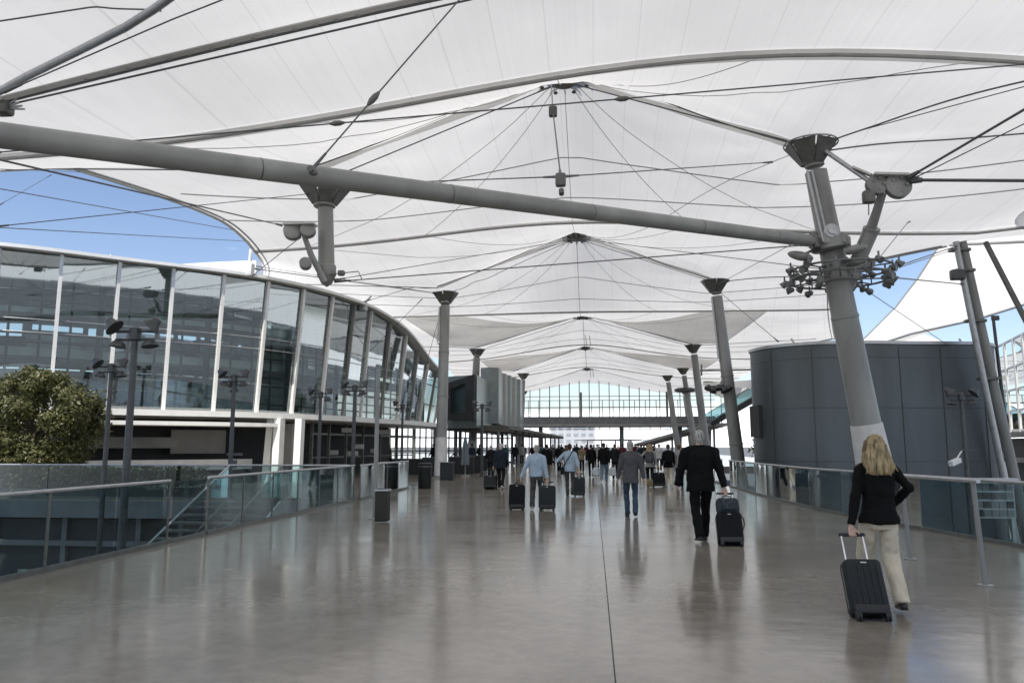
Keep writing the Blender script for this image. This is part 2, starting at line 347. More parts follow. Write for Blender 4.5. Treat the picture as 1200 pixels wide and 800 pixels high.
for y in FR[1:]:
    for hx in (xl(y), xr(y)):
        for e in (-.12,):
            b = MB(); b.path([p+Vector((0, e*2.2, 0)) for p in surf_line([(XC+.3*(1 if hx > XC else -1), y), (hx, y)], -.12)], .02, 6); b.build('ridge_cable', CABLE, CAN)
        strip(surf_line([(XC, y), (hx, y)], 0), .55, 'ridge_strip', -.05)
        ex = XL(y) if hx < 0 else min(XR(y), 18)
        b = MB(); b.path(surf_line([(hx, y), (ex, y)], -.1), .022, 6); b.build('ridge_cable', CABLE, CAN)
for v in VL[1:-1]:
    y = v[0]; R2 = XR(y) if y > 32.4 else 24
    b = MB(); b.path(surf_line([(XL(y), y), (R2, y)], -.08, 40), .045, 8); b.build('valley_cable', SEAM, CAN)
    strip(surf_line([(XL(y), y+.05), (R2, y+.05)], 0, 40), .5, 'valley_strip', -.04)
# transverse seam arcs and radial seams of each bay
for (y0, f, y1) in [(16.6, 21.3, 30), (30, 38.6, 47.5), (47.5, 63.5, 74), (74, 84.5, 96.5)]:
    for t in (.45, .75):
        y = lerp(f, y1, t); b = MB()
        b.path([p+Vector((0, -1.6*((p.x-XC)/8)**2*.5, 0)) for p in surf_line([(XL(y)*.98, y), (XR(y)*.98, y)], -.03, 40)], .02, 6); b.build('arc_seam', SEAM, CAN)
    for (e, yy) in ((y1, 1), (y0, -1)):
        for tx in (-11, -6, 0, 4.7, 9.5):
            b = MB(); b.path(surf_line([(XC+.02*tx, f+.3*yy), (XC+tx, e)], -.03, 16), .011, 5); b.build('radial_seam', SEAM, CAN)
# unseen flaps added above the fabric beside the far peaks, to shade it
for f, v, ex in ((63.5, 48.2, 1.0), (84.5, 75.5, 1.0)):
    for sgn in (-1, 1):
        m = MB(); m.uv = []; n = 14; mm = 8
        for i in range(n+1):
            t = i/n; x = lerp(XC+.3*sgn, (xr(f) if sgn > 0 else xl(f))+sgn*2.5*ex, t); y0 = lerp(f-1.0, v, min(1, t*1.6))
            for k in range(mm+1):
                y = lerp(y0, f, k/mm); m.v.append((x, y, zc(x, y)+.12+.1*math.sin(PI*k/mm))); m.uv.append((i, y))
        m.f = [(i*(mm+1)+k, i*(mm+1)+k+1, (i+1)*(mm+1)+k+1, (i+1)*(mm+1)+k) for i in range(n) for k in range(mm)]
        m.build('shade_flap', FABS, CAN, True, 60)
m = MB(); m.uv = []; n = 14  # extra layer added over the right wing to grey the fabric below
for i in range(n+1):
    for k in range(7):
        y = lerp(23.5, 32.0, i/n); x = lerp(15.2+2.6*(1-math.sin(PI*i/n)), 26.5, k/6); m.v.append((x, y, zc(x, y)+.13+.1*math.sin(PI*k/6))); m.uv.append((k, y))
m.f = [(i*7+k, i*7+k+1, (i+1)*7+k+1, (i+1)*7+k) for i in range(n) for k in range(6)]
m.build('shade_flap', FABS, CAN, True, 60)
# scalloped edge tubes
for fn, a, b_ in ((XL, 20, 39), (XL, 39, 64), (XR, 32.4, 64), (XR, 64, 84)):
    for off_ in (0, .22):
        m = MB(); P = []
        for k in range(41):
            y = lerp(a+.02, b_-.02, k/40); x = fn(y)+(off_ if fn is XL else -off_); P.append((x, y, zc(x, y)-.06)) 
        m.path(P, .06 if off_ == 0 else .035, 8); m.build('edge_tube', WHITEM if off_ == 0 else RODM, CAN)
m = MB(); m.path([(lerp(14.6, 27, k/12), 32.3, zc(14.6, 32.3)+.02*12*k/12-.05) for k in range(13)], .06, 8); m.build('edge_tube', WHITEM, CAN)
# peak hubs with radiating pin rods and hanging ties
for i, y in enumerate(FR[1:]):
    z = 12.6; b = MB(); b.lathe([(.30, -.30), (.62, -.02), (.62, .05), (.2, .08)], (XC, y, z-.25), 20); b.build('peak_hub', DSTEEL, CAN)
    b = MB()
    for k in range(12):
        a = 2*PI*k/12; b.tube((XC+.3*math.cos(a), y+.3*math.sin(a), z-.50), (XC+.95*math.cos(a), y+.95*math.sin(a), z-.30-.18*abs(math.cos(a))), .03, .02, 6)
    b.build('hub_rods', RODM, CAN)
    if i > 2: continue
    b = MB()
    for k in range(8):
        a = 2*PI*(k+.5)/8; b.ell((XC+.72*math.cos(a), y+.72*math.sin(a), z-.47), (.07, .07, .05), 8, 6)
    b.build('hub_shackles', DSTEEL, CAN)

def under(p, d=.06):                     # keep a point under the fabric it would otherwise pierce
    if XL(p.y) < p.x < (27 if p.y < 32.3 else XR(p.y)) and -5 < p.y < 116: return Vector((p.x, p.y, min(p.z, zc(p.x, p.y)+crease(p.x, p.y)-d)))
    return p
def on_fabric(px, py, d=.25):            # where the sight line of a photo pixel meets the fabric, a little in front of it
    y = 2.0
    while y < 110:
        p = at(px, py, y)
        if p.z > zc(p.x, y)-d: return p
        y += .1
    return p
def cable(p, q, r=.018, sag=0, m_=CABLE, ends=True):
    b = MB(); n = 24; P = [under(lerp(p, q, k/n)) for k in range(n+1)]
    b.path(P, r*.7, 6)
    dv = (q-p).normalized()
    for e, s in ((p, 1), (q, -1)):
        e2 = under(e); b.tube(e2, under(e+dv*s*min(.5, (q-p).length*.08)), r*1.8, r*1.1, 8)
    return b.build('cable', m_, CAN)
HL1 = at(380, 212, 21.5); HR1 = Vector((6.08, 21, 9.75)); N1 = Vector((XC, 21.3, 12.15)); N2 = Vector((XC, 38.6, 12.15)); N3 = Vector((XC, 63.5, 12.15))
HL2 = Vector((-7.88, 40.5, 9.75)); HR2 = Vector((6.25, 38.9, 9.75))
C = [
 (at(-30, 181, 12.5), at(1230, 73, 14.5), .02), (at(-40, 178, 9), at(330, 264, 21.4), .024), (at(-30, 216, 14), at(293, 273, 29), .016),
 (at(-20, 267, 14), at(374, 226, 21.5), .016), (at(-30, 265, 14), at(294, 283, 30), .016), (at(366, 198, 10.9), at(560, -25, 11.2), .018),
 (at(-20, 28, 11), at(190, -4, 12), .02), (at(5, 108, 13), at(290, -15, 12), .02),
 (at(440, 215, 17), at(658, 207, 14.1), .018), (at(658, 207, 14.1), at(905, 190, 20), .018),
 (at(392, 328, 21.5), N2, .02), (at(392, 330, 21.5), at(960, 286, 20.9), .024), (at(296, 323, 30), at(352, 278, 21.6), .02),
 (at(425, 354, 39), N2, .022), (at(292, 314, 31.7), HL2, .03), (HL2, N2, .022), (HR2, N2, .022), (HR1, N1, .026), (HL1, N1, .026),
 (HR1, N2, .014), (at(985, 318, 21.2), N2, .02),
 (at(1065, 208, 20), at(1235, 108, 17), .045), (at(1065, 212, 20), at(1235, 128, 17), .02), (at(960, 163, 21), at(1240, 80, 17), .03), (at(960, 166, 21), at(1240, 91, 17), .018),
 (at(1068, 211, 20), at(1240, 212, 19), .06), (at(1040, 316, 21), at(1122, 288, 30.2), .03), (at(1040, 318, 21), at(1122, 291, 30.2), .02), (at(1045, 325, 21), at(1128, 333, 30.25), .03),
 (at(1003, 332, 21.2), at(1112, 405, 31.7), .016), (on_fabric(1066, 258, .05), at(1000, 340, 21.2), .02), (at(1006, 290, 20.4), at(1030, 228, 20), .016),
 (HR2-Vector((0, 0, .3)), at(912, 400, 31.3), .02), (N2-Vector((0, 0, .2)), N3, .02), (N3, Vector((XC, 84.5, 12.1)), .03), (Vector((XC, 84.5, 12)), Vector((XC, 108, 12)), .04),
 (at(495, 350, 40.3), at(415, 430, 41), .018), (HL2, at(498, 432, 47), .02), (at(838, 335, 38.9), at(930, 285, 24), .016), (HL2, at(300, 312, 33), .016),
 (at(645, 85, 21.3), at(648, 131, 17.5), .024), (at(648, 131, 17.5), at(657, 207, 14.1), .024),
 (at(-30, 197, 16), at(100, 202, 22), .012), (at(60, 205, 22), at(0, 240, 20), .01),
 (Vector((8.35, 64.3, 9.7)), N3, .03), (Vector((-9.8, 65.3, 9.7)), N3, .03),
]
for p, q, r in C: cable(p, q, r)
# turnbuckles and cross clamps
for (P_, Q_, t_) in ((C[0][0], C[0][1], .335), (C[0][0], C[0][1], .60), (C[5][0], C[5][1], .36)):
    b = MB(); p = under(lerp(P_, Q_, t_)); b.lathe([(.02, -.14), (.05, -.05), (.05, .05), (.02, .14)], p, 10, (Q_-P_).normalized()); b.build('turnbuckle', DSTEEL, CAN)
b = MB()
for (px, py, dd) in ((648, 131, 17.4), (657, 211, 14.05)):
    b.rbox(at(px, py, dd), (.2, .16, .26), .04, 2); b.build('cable_clamp', DSTEEL, CAN); b = MB()
# tie ladder hanging below peaks
b = MB()
for k, (p, q) in enumerate(((at(688, 392, 70), at(690, 405, 72)), (at(693, 432, 100), at(694, 442, 101)))):
    for e in (-.18, .18): b.tube(p+Vector((e, 0, 0)), q+Vector((e, 0, 0)), .03, .03, 6)
b.build('tie_links', RODM, CAN)
# white cover strip with clamps, and the pale steel tube, upper left
b = MB(); 
CP = [on_fabric(lerp(4, 590, k/12), lerp(117, -20, k/12)-10*math.sin(PI*k/12)*.4, .22) for k in range(13)]
for p, q in zip(CP, CP[1:]): b.bar(p, q, .24, .03)
b.build('cover_strip', FABS, CAN)
b = MB(); b.path([p-Vector((0, 0, .06)) for p in CP], .022, 6); b.build('cable', CABLE, CAN)
b = MB(); b.path([on_fabric(lerp(5, 590, k/12), lerp(124, -9, k/12), .35) for k in range(13)], .02, 6); b.build('cable', CABLE, CAN)
b = MB()
for k in range(14):
    c_ = CP[2+k//2] if k % 2 == 0 else (CP[2+k//2]+CP[min(12, 3+k//2)])/2; b.rbox(c_-Vector((0, 0, .04)), (.1, .06, .05), .015, 1)
b.build('strip_clamps', RODM, CAN)

# ------------------------------------------------------------------ masts
def tilt_frame(b_, t_): return (Vector(t_)-Vector(b_)).normalized()
def head_cap(root, top, ax, s=1.0):
    b = MB(); b.lathe([(.26*s, -.85*s), (.34*s, -.80*s), (.34*s, -.66*s), (.27*s, -.62*s), (.27*s, -.4*s), (.20*s, -.3*s), (.20*s, 0)], top, 18, ax); c = b.build('head_collar', STEEL, root)
    b = MB(); x, y = b.frame(ax); up = Vector((0, 0, 1))
    for k in range(6):                                # slotted dark plates spreading upward
        a = 2*PI*(k+.5)/6; a2 = 2*PI*(k+1.42)/6
        d1 = Vector((math.cos(a), math.sin(a), 0)); d2 = Vector((math.cos(a2), math.sin(a2), 0))
        lo, hi = top-up*.72*s, top+up*.02*s
        P = [lo+d1*.38*s, lo+d2*.38*s, hi+d2*.92*s, hi+d1*.92*s]
        n_ = (P[1]-P[0]).cross(P[2]-P[0]).normalized()*.02
        b.add([p-n_ for p in P]+[p+n_ for p in P], [(0, 1, 2, 3), (7, 6, 5, 4), (0, 4, 5, 1), (1, 5, 6, 2), (2, 6, 7, 3), (3, 7, 4, 0)])
    b.build('head_plates', DSTEEL, root)
    b = MB()
    for k in range(6):
        a = 2*PI*k/6; d1 = Vector((math.cos(a), math.sin(a), 0)); b.tube(top-up*.15*s, top+d1*.95*s+up*.04*s, .045*s, .03*s, 6)
    b.path([top+Vector((.93*s*math.cos(2*PI*k/24), .93*s*math.sin(2*PI*k/24), .03*s)) for k in range(24)], .03*s, 6, closed=True)
    b.build('head_ring', RODM, root)
def mast(base, top, r0, r1, label, sleeve=None, tie=True, group='steel masts carrying the fabric roof', z_floor=0., s=1.0):
    base = Vector(base); top = Vector(top); ax = (top-base).normalized()
    root = empty('canopy_mast', base, label, 'mast', group)
    foot = base+ax*((z_floor-base.z)/ax.z)
    b = MB(); b.path([foot, lerp(foot, top, .5), top-ax*.75*s], [r0, lerp(r0, r1, .55), r1], 24); b.build('shaft', STEEL, root)
    if sleeve:
        a, c = lerp(foot, top, sleeve[0]), lerp(foot, top, sleeve[1]); b = MB(); ra = r0+.02
        b.path([a, c], [ra+.015, lerp(r0, r1, sleeve[1])+.02], 24); b.build('base_sleeve', SLEEVE, root)
    b = MB(); b.lathe([(r0*1.5, 0), (r0*1.5, .05), (r0*1.1, .06), (r0*1.1, .12)], foot, 20); b.build('base_plate', STEEL, root)
    for t_ in (.42, .66):
        c_ = lerp(foot, top, t_); rr_ = interp(t_, [(0, r0), (.5, lerp(r0, r1, .55)), (.93, r1)]); b = MB(); b.lathe([(rr_+.004, -.05), (rr_+.022, -.04), (rr_+.022, .04), (rr_+.004, .05)], c_, 22, ax); b.build('flange', STEEL, root)
    head_cap(root, top, ax, s*.76)
    if tie:
        b = MB(); x = Vector((-1, -.4, 0)).normalized()
        p0, p1 = lerp(foot, top, .72)+x*(r1+.10), top-ax*.8*s+x*(r1+.04); b.tube(p0, p1, .05, .05, 8); b.tube(p0-ax*.1, p0-x*.3-ax*.1, .04, .04, 6); b.build('side_tube', RODM, root)
    return root, foot, ax
m1, foot1, ax1 = mast((8.25, 21.9, -4.2), (6.08, 21, 9.8), .46, .29, 'massive leaning steel mast with floodlight ring, rising behind the blonde woman', (.335, .455), False, z_floor=-4.2)
b = MB(); p0 = at(946, 200, 20.7); p1 = at(965, 283, 20.5)
for e in (0, .12): b.tube(p0+Vector((e, 0, 0)), p1+Vector((e, 0, 0)), .035, .035, 8)
b.build('side_tube', RODM, m1)
# floodlight ring
rc = at(985, 322, 21.25); ring = MB()
for rr, dz in ((1.32, .12), (1.32, -.12), (.52, .22), (.52, -.22)):
    ring.path([rc+Vector((rr*math.cos(2*PI*k/36), rr*math.sin(2*PI*k/36), dz)) for k in range(36)], .03, 6, closed=True)
for k in range(10):
    a = 2*PI*k/10
    for dz in (.12, -.12): ring.tube(rc+Vector((.45*math.cos(a), .45*math.sin(a), dz)), rc+Vector((1.34*math.cos(a), 1.34*math.sin(a), dz)), .022, .022, 6)
    ring.tube(rc+Vector((1.32*math.cos(a), 1.32*math.sin(a), -.12)), rc+Vector((1.32*math.cos(a), 1.32*math.sin(a), .12)), .02, .02, 6)
RINGM = mat('ring_lamp', (.17, .175, .175), .4, .3, .2, 8); ringo = ring.build('floodlight_ring', RINGM, m1)
for k in range(38):
    a = 2*PI*k/38+.05; rr = 1.2+.24*(k % 3)/2; dz = -.26+.22*(k % 4)/1.5 - .03
    p = rc+Vector((rr*math.cos(a), rr*math.sin(a), dz)); dr = Vector((math.cos(a), math.sin(a), -.8 if k % 2 else -.2)).normalized()
    l = MB(); l.lathe([(.04, -.10), (.065, -.08), (.08, .02), (.10, .08), (.10, .10), (.085, .10), (.08, .09)], p, 12, dr); l.box(p-Vector((0, 0, -.12)), (.04, .04, .16)); l.build('floodlight', RINGM, ringo)
# mast knuckle, speaker pods, bolt disc
kn = at(972, 284, 20.95); b = MB()
b.lathe([(.44, -.22), (.5, -.18), (.5, .1), (.42, .16)], kn, 18, ax1)
for k in range(6):
    a = PI*k/3; b.rbox(kn+Vector((.46*math.cos(a), .46*math.sin(a), 0)), (.16, .16, .3), .03, 1)
b.build('knuckle', STEEL, m1)
for (px, py, e) in ((938, 300, -1), (1002, 292, 1)):
    b = MB(); b.ell(at(px, py, 20.5), (.34, .16, .12), 14, 10, Matrix.Rotation(-.25*e, 3, 'Y')); b.tube(at(px, py, 20.5), kn, .04, .04, 6); b.build('speaker_pod', STEEL, m1)
b = MB(); p = at(974, 271, 20.55); b.lathe([(.19, 0), (.19, .08), (.12, .09), (.12, .14), (.06, .15)], p, 18, (0, -1, .1)); b.build('bolt_disc', RODM, m1)
# pulley arm on the right of the mast
pa, pb = at(1012, 300, 21.2), at(1034, 226, 20.2); b = MB(); mid = lerp(pa, pb, .42)
b.path([at(990, 340, 21.3), mid], [.20, .20], 16); b.path([mid, pb], [.12, .11], 14); b.lathe([(.22, -.06), (.22, .06)], mid, 14, pb-pa); b.build('pulley_arm', STEEL, m1)
pc = at(1038, 218, 20.1)
for (px, py, r_) in ((1027, 217, .27), (1052, 218, .34)):
    b = MB(); b.lathe([(r_*.9, -.1), (r_, -.08), (r_, -.03), (r_*.8, -.02), (r_*.8, .02), (r_, .03), (r_, .08), (r_*.9, .1)], at(px, py, 20.1), 22, (.1, -1, .1))
    for k in range(5):
        a = 2*PI*k/5; b.lathe([(.04, -.13), (.04, .13)], at(px, py, 20.1)+Vector((r_*.55*math.cos(a), 0, r_*.55*math.sin(a))), 8, (.1, -1, .1))
    b.build('pulley_wheel', STEEL, m1)
b = MB(); b.bar(at(1000, 197, 20.3), at(1022, 206, 20.1), .3, .05); b.bar(at(1022, 206, 20.1), at(1062, 207, 20.1), .45, .06); b.build('pulley_cover', SLEEVE, m1)
b = MB(); b.rbox(at(1018, 231, 20.0), (.3, .25, .34), .06, 2); b.tube(at(1018, 236, 20), at(1018, 252, 20), .015, .015, 6); b.build('junction_box', DSTEEL, m1)
b = MB(); b.tube(at(960, 172, 20.8), at(1018, 212, 20.1), .07, .06, 10); b.build('head_strut', RODM, m1)

mast((7.55, 39.3, -4.2), (6.25, 38.9, 9.8), .38, .26, 'leaning steel mast just beyond the grey round-cornered building, cross arms on its shaft', None, True, z_floor=-4.2)
R2 = mast((9.7, 64.6, -4.2), (8.35, 64.3, 9.8), .38, .28, 'leaning steel mast with bare shaft, just left of the cross-armed mast', None, False, z_floor=-4.2)
mast((11.0, 84.2, 0), (9.75, 83.8, 9.8), .36, .26, 'distant leaning mast with a round lamp cluster near the bridge stair', None, False)
mast((10.1, 93, 0), (8.9, 92.4, 9.8), .38, .28, 'farthest thin leaning mast standing before the footbridge, right side', None, False)
mast((-7.62, 38.4, 0), (-7.88, 40.5, 9.8), .29, .26, 'tall grey mast with pale base sleeve beside the black litter bin', (0, .20), True)
mast((-9.95, 63, 0), (-9.85, 65.2, 9.8), .36, .3, 'grey mast beside the dark-framed glass block, behind the closed parasol', (0, .2), False)
mast((-8.3, 86, 0), (-7.8, 87, 9.7), .34, .28, 'slim grey mast in front of the footbridge, left of the bridge centre', None, False)
mast((-9.0, 96, 0), (-8.7, 97, 8.4), .30, .26, 'shortest far mast at the left end of the footbridge', None, False, s=.8)
mast((13.0, 104, 0), (12.2, 104, 8.8), .34, .28, 'far mast behind the right end of the footbridge', None, False, s=.8)
# cross arm + lamp cluster on second right mast
m2o = [o for o in col.objects if o.name.startswith('canopy_mast')][1]
p = at(850, 433, 39); b = MB(); b.bar(at(820, 434, 38.9), at(882, 433, 38.9), .12, .08); b.tube(at(822, 427, 38.9), at(822, 440, 38.9), .05, .05, 6); b.tube(at(855, 433, 39), at(845, 452, 39), .16, .12, 10); b.build('cross_arm', STEEL, m2o)
for k in range(5):
    b = MB(); q = at(830+k*6, 454+(k % 2)*3, 38.6); b.lathe([(.1, -.12), (.16, .02), (.18, .1), (.16, .12)], q, 10, (.3*(k-2), -.5, -1)); b.build('floodlight', LAMPG, m2o)
b = MB(); b.bar(at(829, 453, 38.9), at(856, 452, 38.9), .1, .08); b.build('lamp_bracket', LAMPG, m2o)
m4o = [o for o in col.objects if o.name.startswith('canopy_mast')][3]
b = MB(); q = at(803, 457, 83.5); b.lathe([(.9, -.2), (1.15, -.1), (1.15, .12), (.8, .25)], q, 16); b.build('lamp_cluster', LAMPG, m4o)

# outer twin-tube mast on the right
om = empty('twin_tube_mast', (16.9, 31.8, -4.2), 'leaning twin-tube mast beyond the grey building at the right edge', 'mast')
b = MB(); t0 = at(1127, 283, 30.3); t1 = at(1187, 552, 31.3); dd = (t1-t0)*1.5
b.tube(t0, t0+dd, .17, .20, 14); b.build('main_tube', STEEL, om)
b = MB(); t0b = at(1120, 283, 30.1); t1b = at(1172, 540, 30.9); b.tube(t0b, t0b+(t1b-t0b)*1.5, .11, .13, 12); b.build('second_tube', RODM, om)
for t in (.04, .13, .35, .6):
    b = MB(); b.rbox(lerp(t0, t1, t)-Vector((.2, .1, 0)), (.75, .3, .12), .03, 1); b.build('tube_clamp', DSTEEL, om)
b = MB(); b.tube(at(1155, 284, 30.5), at(1225, 420, 29), .10, .10, 10); b.build('side_strut', DSTEEL, om)
b = MB(); b.rbox(at(1122, 322, 30), (.5, .3, .4), .06, 2); b.build('winch', LAMPG, om)

# ------------------------------------------------------------------ big strut and flying mast
st = empty('compression_strut', at(480, 215, 12), 'long grey steel tube running slantwise under the roof to the massive leaning mast', 'strut')
p, q = at(-3, 158, 8.35), at(955, 283, 20.6); p2 = p+(p-q)*.35; b = MB()
n_ = 10; b.path([lerp(p2, q, k/n_) for k in range(n_)]+[q-(q-p2).normalized()*.35, q], [.165]*n_+[.165, .06], 28); b.build('tube', STEEL, st)
ax = (q-p).normalized()
for t in (.18, .365, .5515, .74, .90):
    b = MB(); c_ = lerp(p, q, t); b.lathe([(.1685, -.010), (.1685, .010)], c_, 28, ax); b.build('weld_joint', DSTEEL, st)
for (px, py, dd) in ((366, 200, 10.75), (658, 225, 13.95)):
    b = MB(); b.rbox(at(px, py, dd), (.1, .1, .14), .03, 2); b.lathe([(.05, -.1), (.05, .1)], at(px, py, dd), 10, (0, 1, 0)); b.build('lug', DSTEEL, st)
b = MB(); c_ = at(940, 279, 20.3); b.lathe([(.12, -.25), (.12, .25)], q, 12, (0, .4, 1)); b.build('end_fork', DSTEEL, st)

ptop, pbot = at(381, 218, 21.5), at(383, 336, 21.5)
fm = empty('flying_mast', pbot, 'short grey mast hanging from cables above the glass building, pointed at its lower end', 'mast')
b = MB(); axf = (ptop-pbot).normalized(); b.lathe([(.02, 0), (.16, .10), (.25, .30), (.28, .34), (.28, .62), (.24, .66), (.235, 1.0), (.225, (ptop-pbot).length-.6)], pbot, 24, axf); b.build('shaft', STEEL, fm)
head_cap(fm, ptop+Vector((0, 0, .12)), Vector((0, 0, 1)), .95)
b = MB(); b.path([at(381, 330, 21.2), at(365, 300, 21.0), at(356, 275, 20.8)], [.09, .09, .07], 10); b.build('pulley_arm', STEEL, fm)
for (px, py, r_) in ((343, 271, .26), (361, 270, .22), (358, 309, .17)):
    b = MB(); b.lathe([(r_*.9, -.12), (r_, -.1), (r_, -.03), (r_*.85, -.02), (r_*.85, .02), (r_, .03), (r_, .1), (r_*.9, .12)], at(px, py, 20.7), 20, (.3, -1, .15)); b.build('pulley_wheel', STEEL, fm)
b = MB(); b.bar(at(334, 264, 20.7), at(370, 263, 20.7), .4, .05); b.build('pulley_cover', SLEEVE, fm)
b = MB(); b.rbox(at(400, 320, 21.3), (.2, .16, .16), .04, 2); b.path([at(386, 322, 21.3), at(400, 320, 21.3), at(420, 318, 21.3), at(424, 327, 21.3)], .015, 6); b.build('cable_anchor', DSTEEL, fm)
# edge node bracket and pale tube at the upper left, reaching out of the picture
EBP = on_fabric(4, 127, .5); ED = EBP.y
eb = empty('edge_bracket', EBP, 'dark steel bracket gathering cables at the roof edge, far left', 'bracket')
b = MB(); b.rbox(EBP, (.34, .3, .3), .07, 2); b.build('plate', DSTEEL, eb)
b = MB()
for k in range(4): b.tube(EBP, at(20+k*3, 116+k*4, ED-.05), .03, .02, 6)
b.build('fork_pins', RODM, eb)
p_, q_ = on_fabric(-20, 118, .35), on_fabric(215, -14, .25); pt = MB(); pt.path([p_]+[under(lerp(p_, q_, k/8), .2) for k in range(1, 8)]+[q_], .075, 14); tag(pt.build('roof_tube', RODM), 'pale straight steel tube rising across the roof fabric, upper left corner', 'tube')
# ================================================================== LEFT GLASS BUILDING
T = [(-36, 23.2, 9), (-29, 23.9, 9), (-22.6, 25.7, 9), (-20.9, 26.9, 9), (-19.5, 28.2, 9), (-18.1, 29.4, 9), (-16.6, 30.6, 9), (-15.15, 31.9, 9), (-14.05, 33.6, 9), (-13.1, 35.7, 9), (-12.4, 37.9, 8.95)]
for (px, py, dd) in ((430, 361, 40.2), (452, 373, 42), (470, 386, 43.7), (485, 404, 45.8), (498, 423, 48), (508, 433, 50), (517, 442, 52.5)): T.append(tuple(at(px, py, dd)))
T = [Vector(p) for p in T]
def resample(P, step):
    out = [P[0].copy()]; acc = 0
    L = [0]
    for a, b in zip(P, P[1:]): L.append(L[-1]+(Vector((b.x-a.x, b.y-a.y, 0))).length)
    n = int(L[-1]/step); res = []
    for k in range(n+1):
        s = L[-1]*k/n
        for i in range(len(P)-1):
            if s <= L[i+1]+1e-9: res.append(lerp(P[i], P[i+1], (s-L[i])/(L[i+1]-L[i]))); break
    return res
def smooth(P, it=2):
    for _ in range(it): P = [P[0]]+[(P[i-1]+P[i]*2+P[i+1])/4 for i in range(1, len(P)-1)]+[P[-1]]
    return P
TF = smooth(resample(T, .5), 4)
TP = resample(TF, 1.95)
def nrm(P, i):
    t = (P[min(i+1, len(P)-1)]-P[max(i-1, 0)]); t.z = 0; t.normalize(); return Vector((t.y, -t.x, 0))   # outward (towards the walkway)
GB = empty('glass_building', (-20, 34, 0), 'large curved glass building with white mullions and sweeping roof edge, left of the walkway', 'building')
ZB = 3.05
bot = [Vector((p.x, p.y, ZB))-nrm(TP, i)*.55 for i, p in enumerate(TP)]
for i in range(len(TP)-1):
    a, b2, c, d_ = bot[i], bot[i+1], TP[i+1], TP[i]
    m = MB(); m.add([a, b2, c-Vector((0, 0, .1)), d_-Vector((0, 0, .1))], [(0, 1, 2, 3)]); m.build('glass_pane', GLASSF, GB, False)
for i, p in enumerate(TP):
    n = nrm(TP, i); t = Vector((-n.y, n.x, 0)); lo = bot[i]+n*.09; hi = p+n*.09
    wide = .13 if p.y < 37 else .09
    m = MB(); m.bar(lo, hi-Vector((0, 0, .05)), wide, .16); m.build('mullion', WHITEM if i % 1 == 0 else STEEL, GB)
    if p.y > 36 and i % 2: col.objects[-1].data.materials[0] = STEEL
for z in (4.3, 5.6, 6.9, 8.0):                     # transoms behind the glass
    m = MB(); P = []
    for i, p in enumerate(TP):
        f = (z-ZB)/(p.z-ZB)
        if f < .97: P.append(lerp(bot[i], p, f)-nrm(TP, i)*.08)
    m.path(P, .035, 6); m.build('transom', STEEL, GB)
for z in (5.9, 6.4):                                 # slim outer glazing bars
    m = MB(); P = [lerp(bot[i], p, (z-ZB)/(p.z-ZB))+nrm(TP, i)*.03 for i, p in enumerate(TP) if p.z > z+.3]; m.path(P, .022, 6); m.build('glazing_bar', RODM, GB)
# inner secondary steel frame and floor decks
inner = [p-nrm(TF, i)*1.5 for i, p in enumerate(TF)]
inn = resample(inner, 1.05)
for k in range(0, len(inn)):
    m = MB(); p = inn[k]; m.bar(Vector((p.x, p.y, ZB)), Vector((p.x, p.y, p.z-.2)), .07 if k % 4 else .2, .07 if k % 4 else .2); m.build('inner_post', DSTEEL if k % 4 else MIDG, GB)
for z in (3.5, 3.9, 4.35, 4.75, 5.0, 5.65, 6.0, 6.5, 7.35, 7.8):
    P = [Vector((p.x, p.y, z)) for p in inn if p.z > z+.3]
    m = MB(); m.path(P, .035, 5); m.build('inner_rail', SLAB if z in (3.9, 5.0, 6.5) else DSTEEL, GB)
def band(P, o0, o1, z0, z1, name, mt, zfun=None):
    m = MB(); vs = []; N = len(P)
    for i, p in enumerate(P):
        n = nrm(P, i)
        for o in (o0, o1):
            q = p+n*o
            if zfun: zz = zfun(p)
            else: zz = (z0, z1)
            vs += [(q.x, q.y, zz[0]), (q.x, q.y, zz[1])]
    fs = []
    for i in range(N-1):
        a = 4*i; b_ = a+4
        fs += [(a, b_, b_+1, a+1), (a+2, a+3, b_+3, b_+2), (a+1, b_+1, b_+3, a+3), (a, a+2, b_+2, b_)]
    fs += [(0, 1, 3, 2), (4*(N-1), 4*(N-1)+2, 4*(N-1)+3, 4*(N-1)+1)]
    return m.add(vs, fs).build(name, mt, GB)
band(TF, .34, -9, 0, 0, 'roof', WHITEM, lambda p: (p.z, p.z+.07))
band(TF, .44, .342, 0, 0, 'roof_edge', WHITEM, lambda p: (p.z-.02, p.z+.11))
TS = [p for p in TF if p.y < 50]
band(TS, -1.9, -7.4, 5.15, 5.5, 'floor_slab', WHITEM)
TS2 = [p for p in TF if p.z > 7.6]
band(TS2, -2.6, -6.2, 7.0, 7.25, 'floor_slab', WHITEM)
band(TF, .5, -12, 2.80, 3.04, 'lower_ledge', WHITEM)
IW = mat('inner_wall', (.50, .52, .52), .7, 0, .6, .45); rnd = random.Random(8)
bwm = MB(); BP = [p-nrm(TF, i)*8.0 for i, p in enumerate(TF)]
for i in range(0, len(BP)-3, 3):                    # back wall: solid panels between tall open windows
    for (z0, z1) in ((3.05, 3.5), (3.5, 4.35), (4.35, 5.14), (5.52, 6.2), (6.2, 6.98), (7.27, 8.0), (8.0, 8.9)):
        zt_ = min(z1, BP[i].z-.05, BP[i+3].z-.05)
        if zt_ > z0+.1 and (z0 < 3.2 or rnd.random() < .84): bwm.bar(Vector((BP[i].x, BP[i].y, (z0+zt_)/2)), Vector((BP[i+3].x, BP[i+3].y, (z0+zt_)/2)), .3, zt_-z0-.02)
    if i % 2 == 0: bwm.tube((BP[i].x, BP[i].y, 3.05), (BP[i].x, BP[i].y, BP[i].z-.02), .12, .12, 8)
